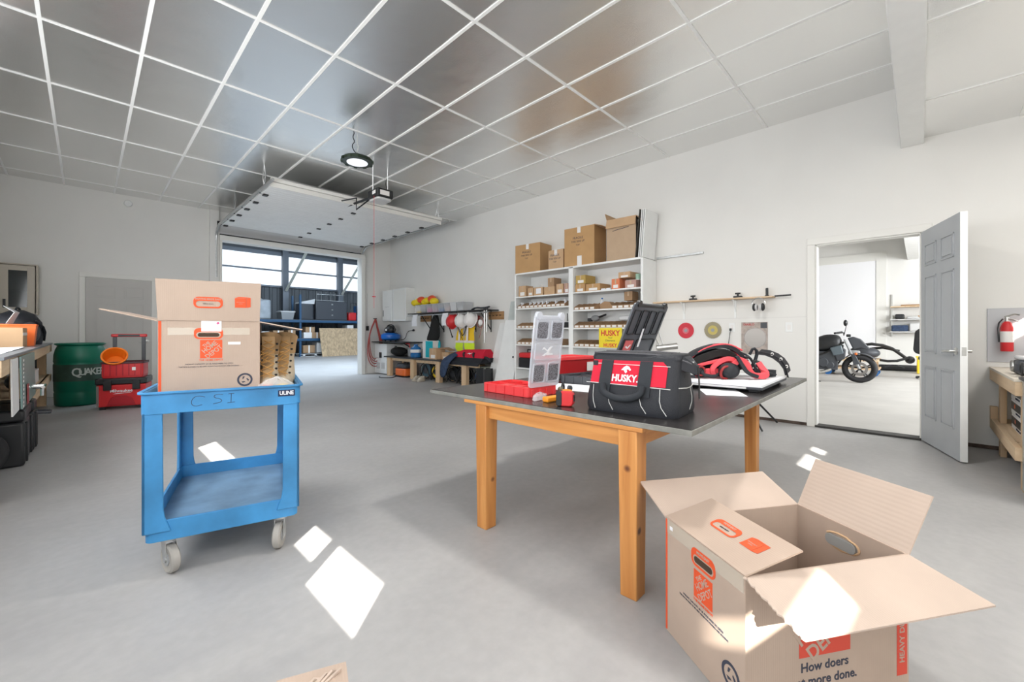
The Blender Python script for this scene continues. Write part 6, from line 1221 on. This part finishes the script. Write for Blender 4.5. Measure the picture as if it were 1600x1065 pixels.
# rolling tool boxes
t = thing('rolling_tool_box', 'red rolling tool box with a tall pull handle on the floor right of the drum', 'tool box', (.10, 8.02, .002), math.radians(-14))
obj('box_body', B().hexa([(0, 0, .04), (.50, 0, .04), (.50, .38, .04), (0, .38, .04)], [(-.01, -.01, .34), (.51, -.01, .34), (.51, .39, .34), (-.01, .39, .34)]), red_m, t, bevel=.012); obj('box_lid', B().box(-.02, .52, -.02, .40, .345, .43), black_m, t, bevel=.015)
for x in (.07, .37): obj('latch', B().box(x, x + .08, -.05, -.01, .27, .40), black_m, t, bevel=.006)
obj('front_moulding', B().prism([(.10, .06), (.40, .06), (.36, .16), (.30, .19), (.20, .19), (.14, .16)], -.016, -.004, 'y'), mat('deep_red', (.42, .01, .02), .45), t, bevel=.004)
for x in (-.005, .485): obj('side_guard', B().box(x, x + .025, -.018, .0, .05, .33), steel_m if x < 0 else red_m, t)
text('logo_lettering', 'Milwaukee', .055, paper_m, t, frame((.25, -.0135, .255), (1, 0, 0), (0, 0, 1)), bold=.001); b = B(); b.prism([(.16, .212), (.34, .224), (.36, .230), (.2, .222)], -.0125, -.0115, 'y'); obj('logo_underline', b, paper_m, t)
for x in (.05, .45): obj('wheel', B().cyl((x - .03, .36, .06), (x + .03, .36, .06), .06, seg=24), rubber_m, t)
for x in (.02, .42): obj('foot', B().box(x, x + .06, .01, .05, 0, .04), black_m, t)
for x in (.09, .41): obj('handle_tube', B().box(x - .022, x + .022, .415, .445, .2, 1.0), darkgrey_m, t, bevel=.004)
obj('handle_grip', B().box(.05, .45, .405, .455, 1.0, 1.045), red_m, t, bevel=.012); obj('grip_insert', B().box(.13, .37, .40, .41, 1.008, 1.036), black_m, t)
t = thing('tool_crate', 'open red tool crate stacked on the rolling tool box', 'tool box', (.16, 8.04, .434), math.radians(-14))
b = B(); ring_prism(b, rrect(.44, .34, .02, 3, .20, .17), rrect(.41, .31, .015, 3, .20, .17), .02, .22); b.prism(rrect(.43, .33, .02, 3, .2, .17), 0, .02); obj('crate_wall', b, red_m, t, bevel=.003)
b = B(); ring_prism(b, rrect(.46, .36, .02, 3, .20, .17), rrect(.41, .31, .015, 3, .20, .17), .195, .225); obj('black_rim', b, mat('dark_maroon', (.06, .015, .02), .5), t, bevel=.003)
b = B()
for k in range(7): b.box(.0 + .065 * k, .012 + .065 * k, -.006, .0, .03, .19)
obj('rib', b, mat('deep_red', (.42, .01, .02)), t); obj('white_label', B().box(.30, .34, -.0085, -.006, .10, .145), label_m, t)
t = thing('orange_bucket', 'orange plastic bowl tilted on the red tool crate', 'bucket', (.28, 8.10, .70), 0)
M = rot(.95, 0, -.1); b = B(); b.lathe([(.10, -.09), (.13, .06), (.142, .062), (.142, .078), (.124, .078), (.12, .06), (.093, -.08), (.001, -.08), (.001, -.09)], 36, M, cap=False); obj('shell', b, mat('bucket_orange', (.85, .20, .01), .4), t)
# ================================================================== RIGHT BENCH
t = thing('workbench', 'raw timber workbench along the right wall at the photo edge', 'workbench', (0, 0, 0))
obj('bench_top', B().box(4.36, XW - .005, -2.4, -.45, .735, .755), mat('pale_board', (.72, .66, .56), .6, noise=.1, nscale=6), t, bevel=.002); obj('end_rail', B().box(4.36, XW - .005, -.49, -.455, .64, .734), studx_m, t, bevel=.003); obj('lower_shelf', B().box(4.36, XW - .01, -2.4, -.49, .27, .29), studx_m, t); obj('lower_rail', B().box(4.36, XW - .01, -.49, -.455, .205, .295), studx_m, t, bevel=.003)
for x, y in ((5.48, -.53), (4.37, -.53), (5.48, -2.3), (4.37, -2.3)): obj('leg', B().box(x, x + .10, y, y + .038, 0, .64), stud_m, t, bevel=.003)
obj('corner_block', B().box(5.70, 5.775, -.50, -.455, .29, .40), stud_m, t)
t = thing('metal_cabinet', 'galvanised metal cabinet end at the right edge of the photo', 'cabinet', (4.02, -2.0, .002)); obj('cabinet_body', B().box(0, .325, 0, 1.515, .02, .752), galv_m, t, bevel=.004); obj('counter_lip', B().box(-.02, .335, -.02, 1.53, .752, .77), black_m, t, bevel=.002)
tag(obj('wall_board', B().box(XW - .012, XW - .001, -2.2, -.44, .80, 1.285), mat('grey_hardboard', (.52, .53, .55), .6), bevel=.002), 'grey board fixed to the wall over the right workbench', 'board')
for i in range(3):
    z = .2905 + .118 * i
    t = thing('hardware_box', 'printed white and black cardboard box on the right workbench shelf, %s of the stack' % ('bottom', 'middle', 'top')[i], 'box', (5.05 + .02 * i, -.68, z), 0, 'stacked printed boxes under the right workbench'); bx = obj('box_body', B().box(-.28, .28, -.14, .14, 0, .116), label_m, t, bevel=.002)
    obj('black_print', B().box(-.26, .28, .14, .1408, .035, .098), black_m, bx); obj('orange_mark', B().ball((.10, .1405, .068), .018, (1.4, .1, 1)), orange_m, bx); text('box_lettering', 'SCREWS BLACK 5000', .022, dkprint_m, bx, frame((-.05, .1412, .018), (-1, 0, 0), (0, 0, 1)))
for i, (x, l) in enumerate(((4.52, 'grey capped bottle lying on the right workbench shelf, nearest the camera'), (4.66, 'dark bottle on the right workbench shelf, second from the cabinet'), (4.62, 'grey bundle lying over the bottles on the right workbench shelf'))):
    if i < 2: t = thing('spray_bottle', l, 'bottle', (x, -.60, .2905)); obj('bottle_body', B().lathe([(.04, 0), (.042, .02), (.042, .13), (.02, .17)], 20), black_m if i else mat('blueblack', (.04, .05, .09), .3), t); obj('cap', B().lathe([(.02, .165), (.02, .19)], 16), lgrey_m, t)
    else: tag(obj('hose_bundle', B().torus(.10, .018, Matrix.Translation((4.85, -.60, .66))), grey_m), 'grey hose ring on top of the printed boxes', 'hose')
t = thing('fire_extinguisher', 'small red and white extinguisher with a steel trigger on the wall over the right workbench', 'extinguisher', (5.70, -.55, .90)); t.scale = (.72, .72, .80); obj('wall_clip', B().box(.04, .10, -.03, .03, .12, .20), blackmet_m, t); obj('cylinder', B().lathe([(.05, 0), (.055, .01), (.055, .26), (.04, .31), (.02, .33)], 28), red_m, t); obj('label', B().lathe([(.0558, .10), (.0558, .22)], 28, cap=False), label_m, t); obj('valve', B().cyl((0, 0, .33), (0, 0, .38), .018), steel_m, t)
b = B(); b.tube([(0, .02, .38), (-.02, -.06, .41), (-.03, -.10, .40)], .009, 6); b.tube([(0, .02, .36), (-.02, -.05, .35), (-.03, -.10, .32)], .009, 6); obj('trigger', b, steel_m, t); obj('nozzle_hose', B().tube([(.02, .03, .36), (.05, .07, .30), (.04, .06, .1)], .008, 6, 1), black_m, t)
t = thing('paper_can', 'white spray can with a red lower half behind the extinguisher', 'can', (5.50, -.66, .756)); obj('can_body', B().lathe([(.035, 0), (.035, .18), (.02, .21)], 20), paper_m, t); obj('red_band', B().lathe([(.0356, .01), (.0356, .10)], 20, cap=False), red_m, t)
t = thing('work_light', 'grey and black round tool on the right workbench', 'tool', (4.86, -.58, .756)); obj('body', B().prism(rrect(.26, .16, .06), 0, .11), darkgrey_m, t, bevel=.03); obj('lens_ring', B().torus(.035, .010, Matrix.Translation((.02, .082, .06)) @ rot(PI / 2)), steel_m, t); obj('top_shell', B().prism(rrect(.24, .14, .06), .11, .135), lgrey_m, t, bevel=.01)
t = thing('work_light', 'pale round-ended tool at the photo edge on the right workbench', 'tool', (4.55, -.60, .756)); obj('body', B().prism(rrect(.22, .18, .06), 0, .10), lgrey_m, t, bevel=.03); obj('lens_ring', B().torus(.04, .010, Matrix.Translation((.0, .092, .055)) @ rot(PI / 2)), black_m, t)
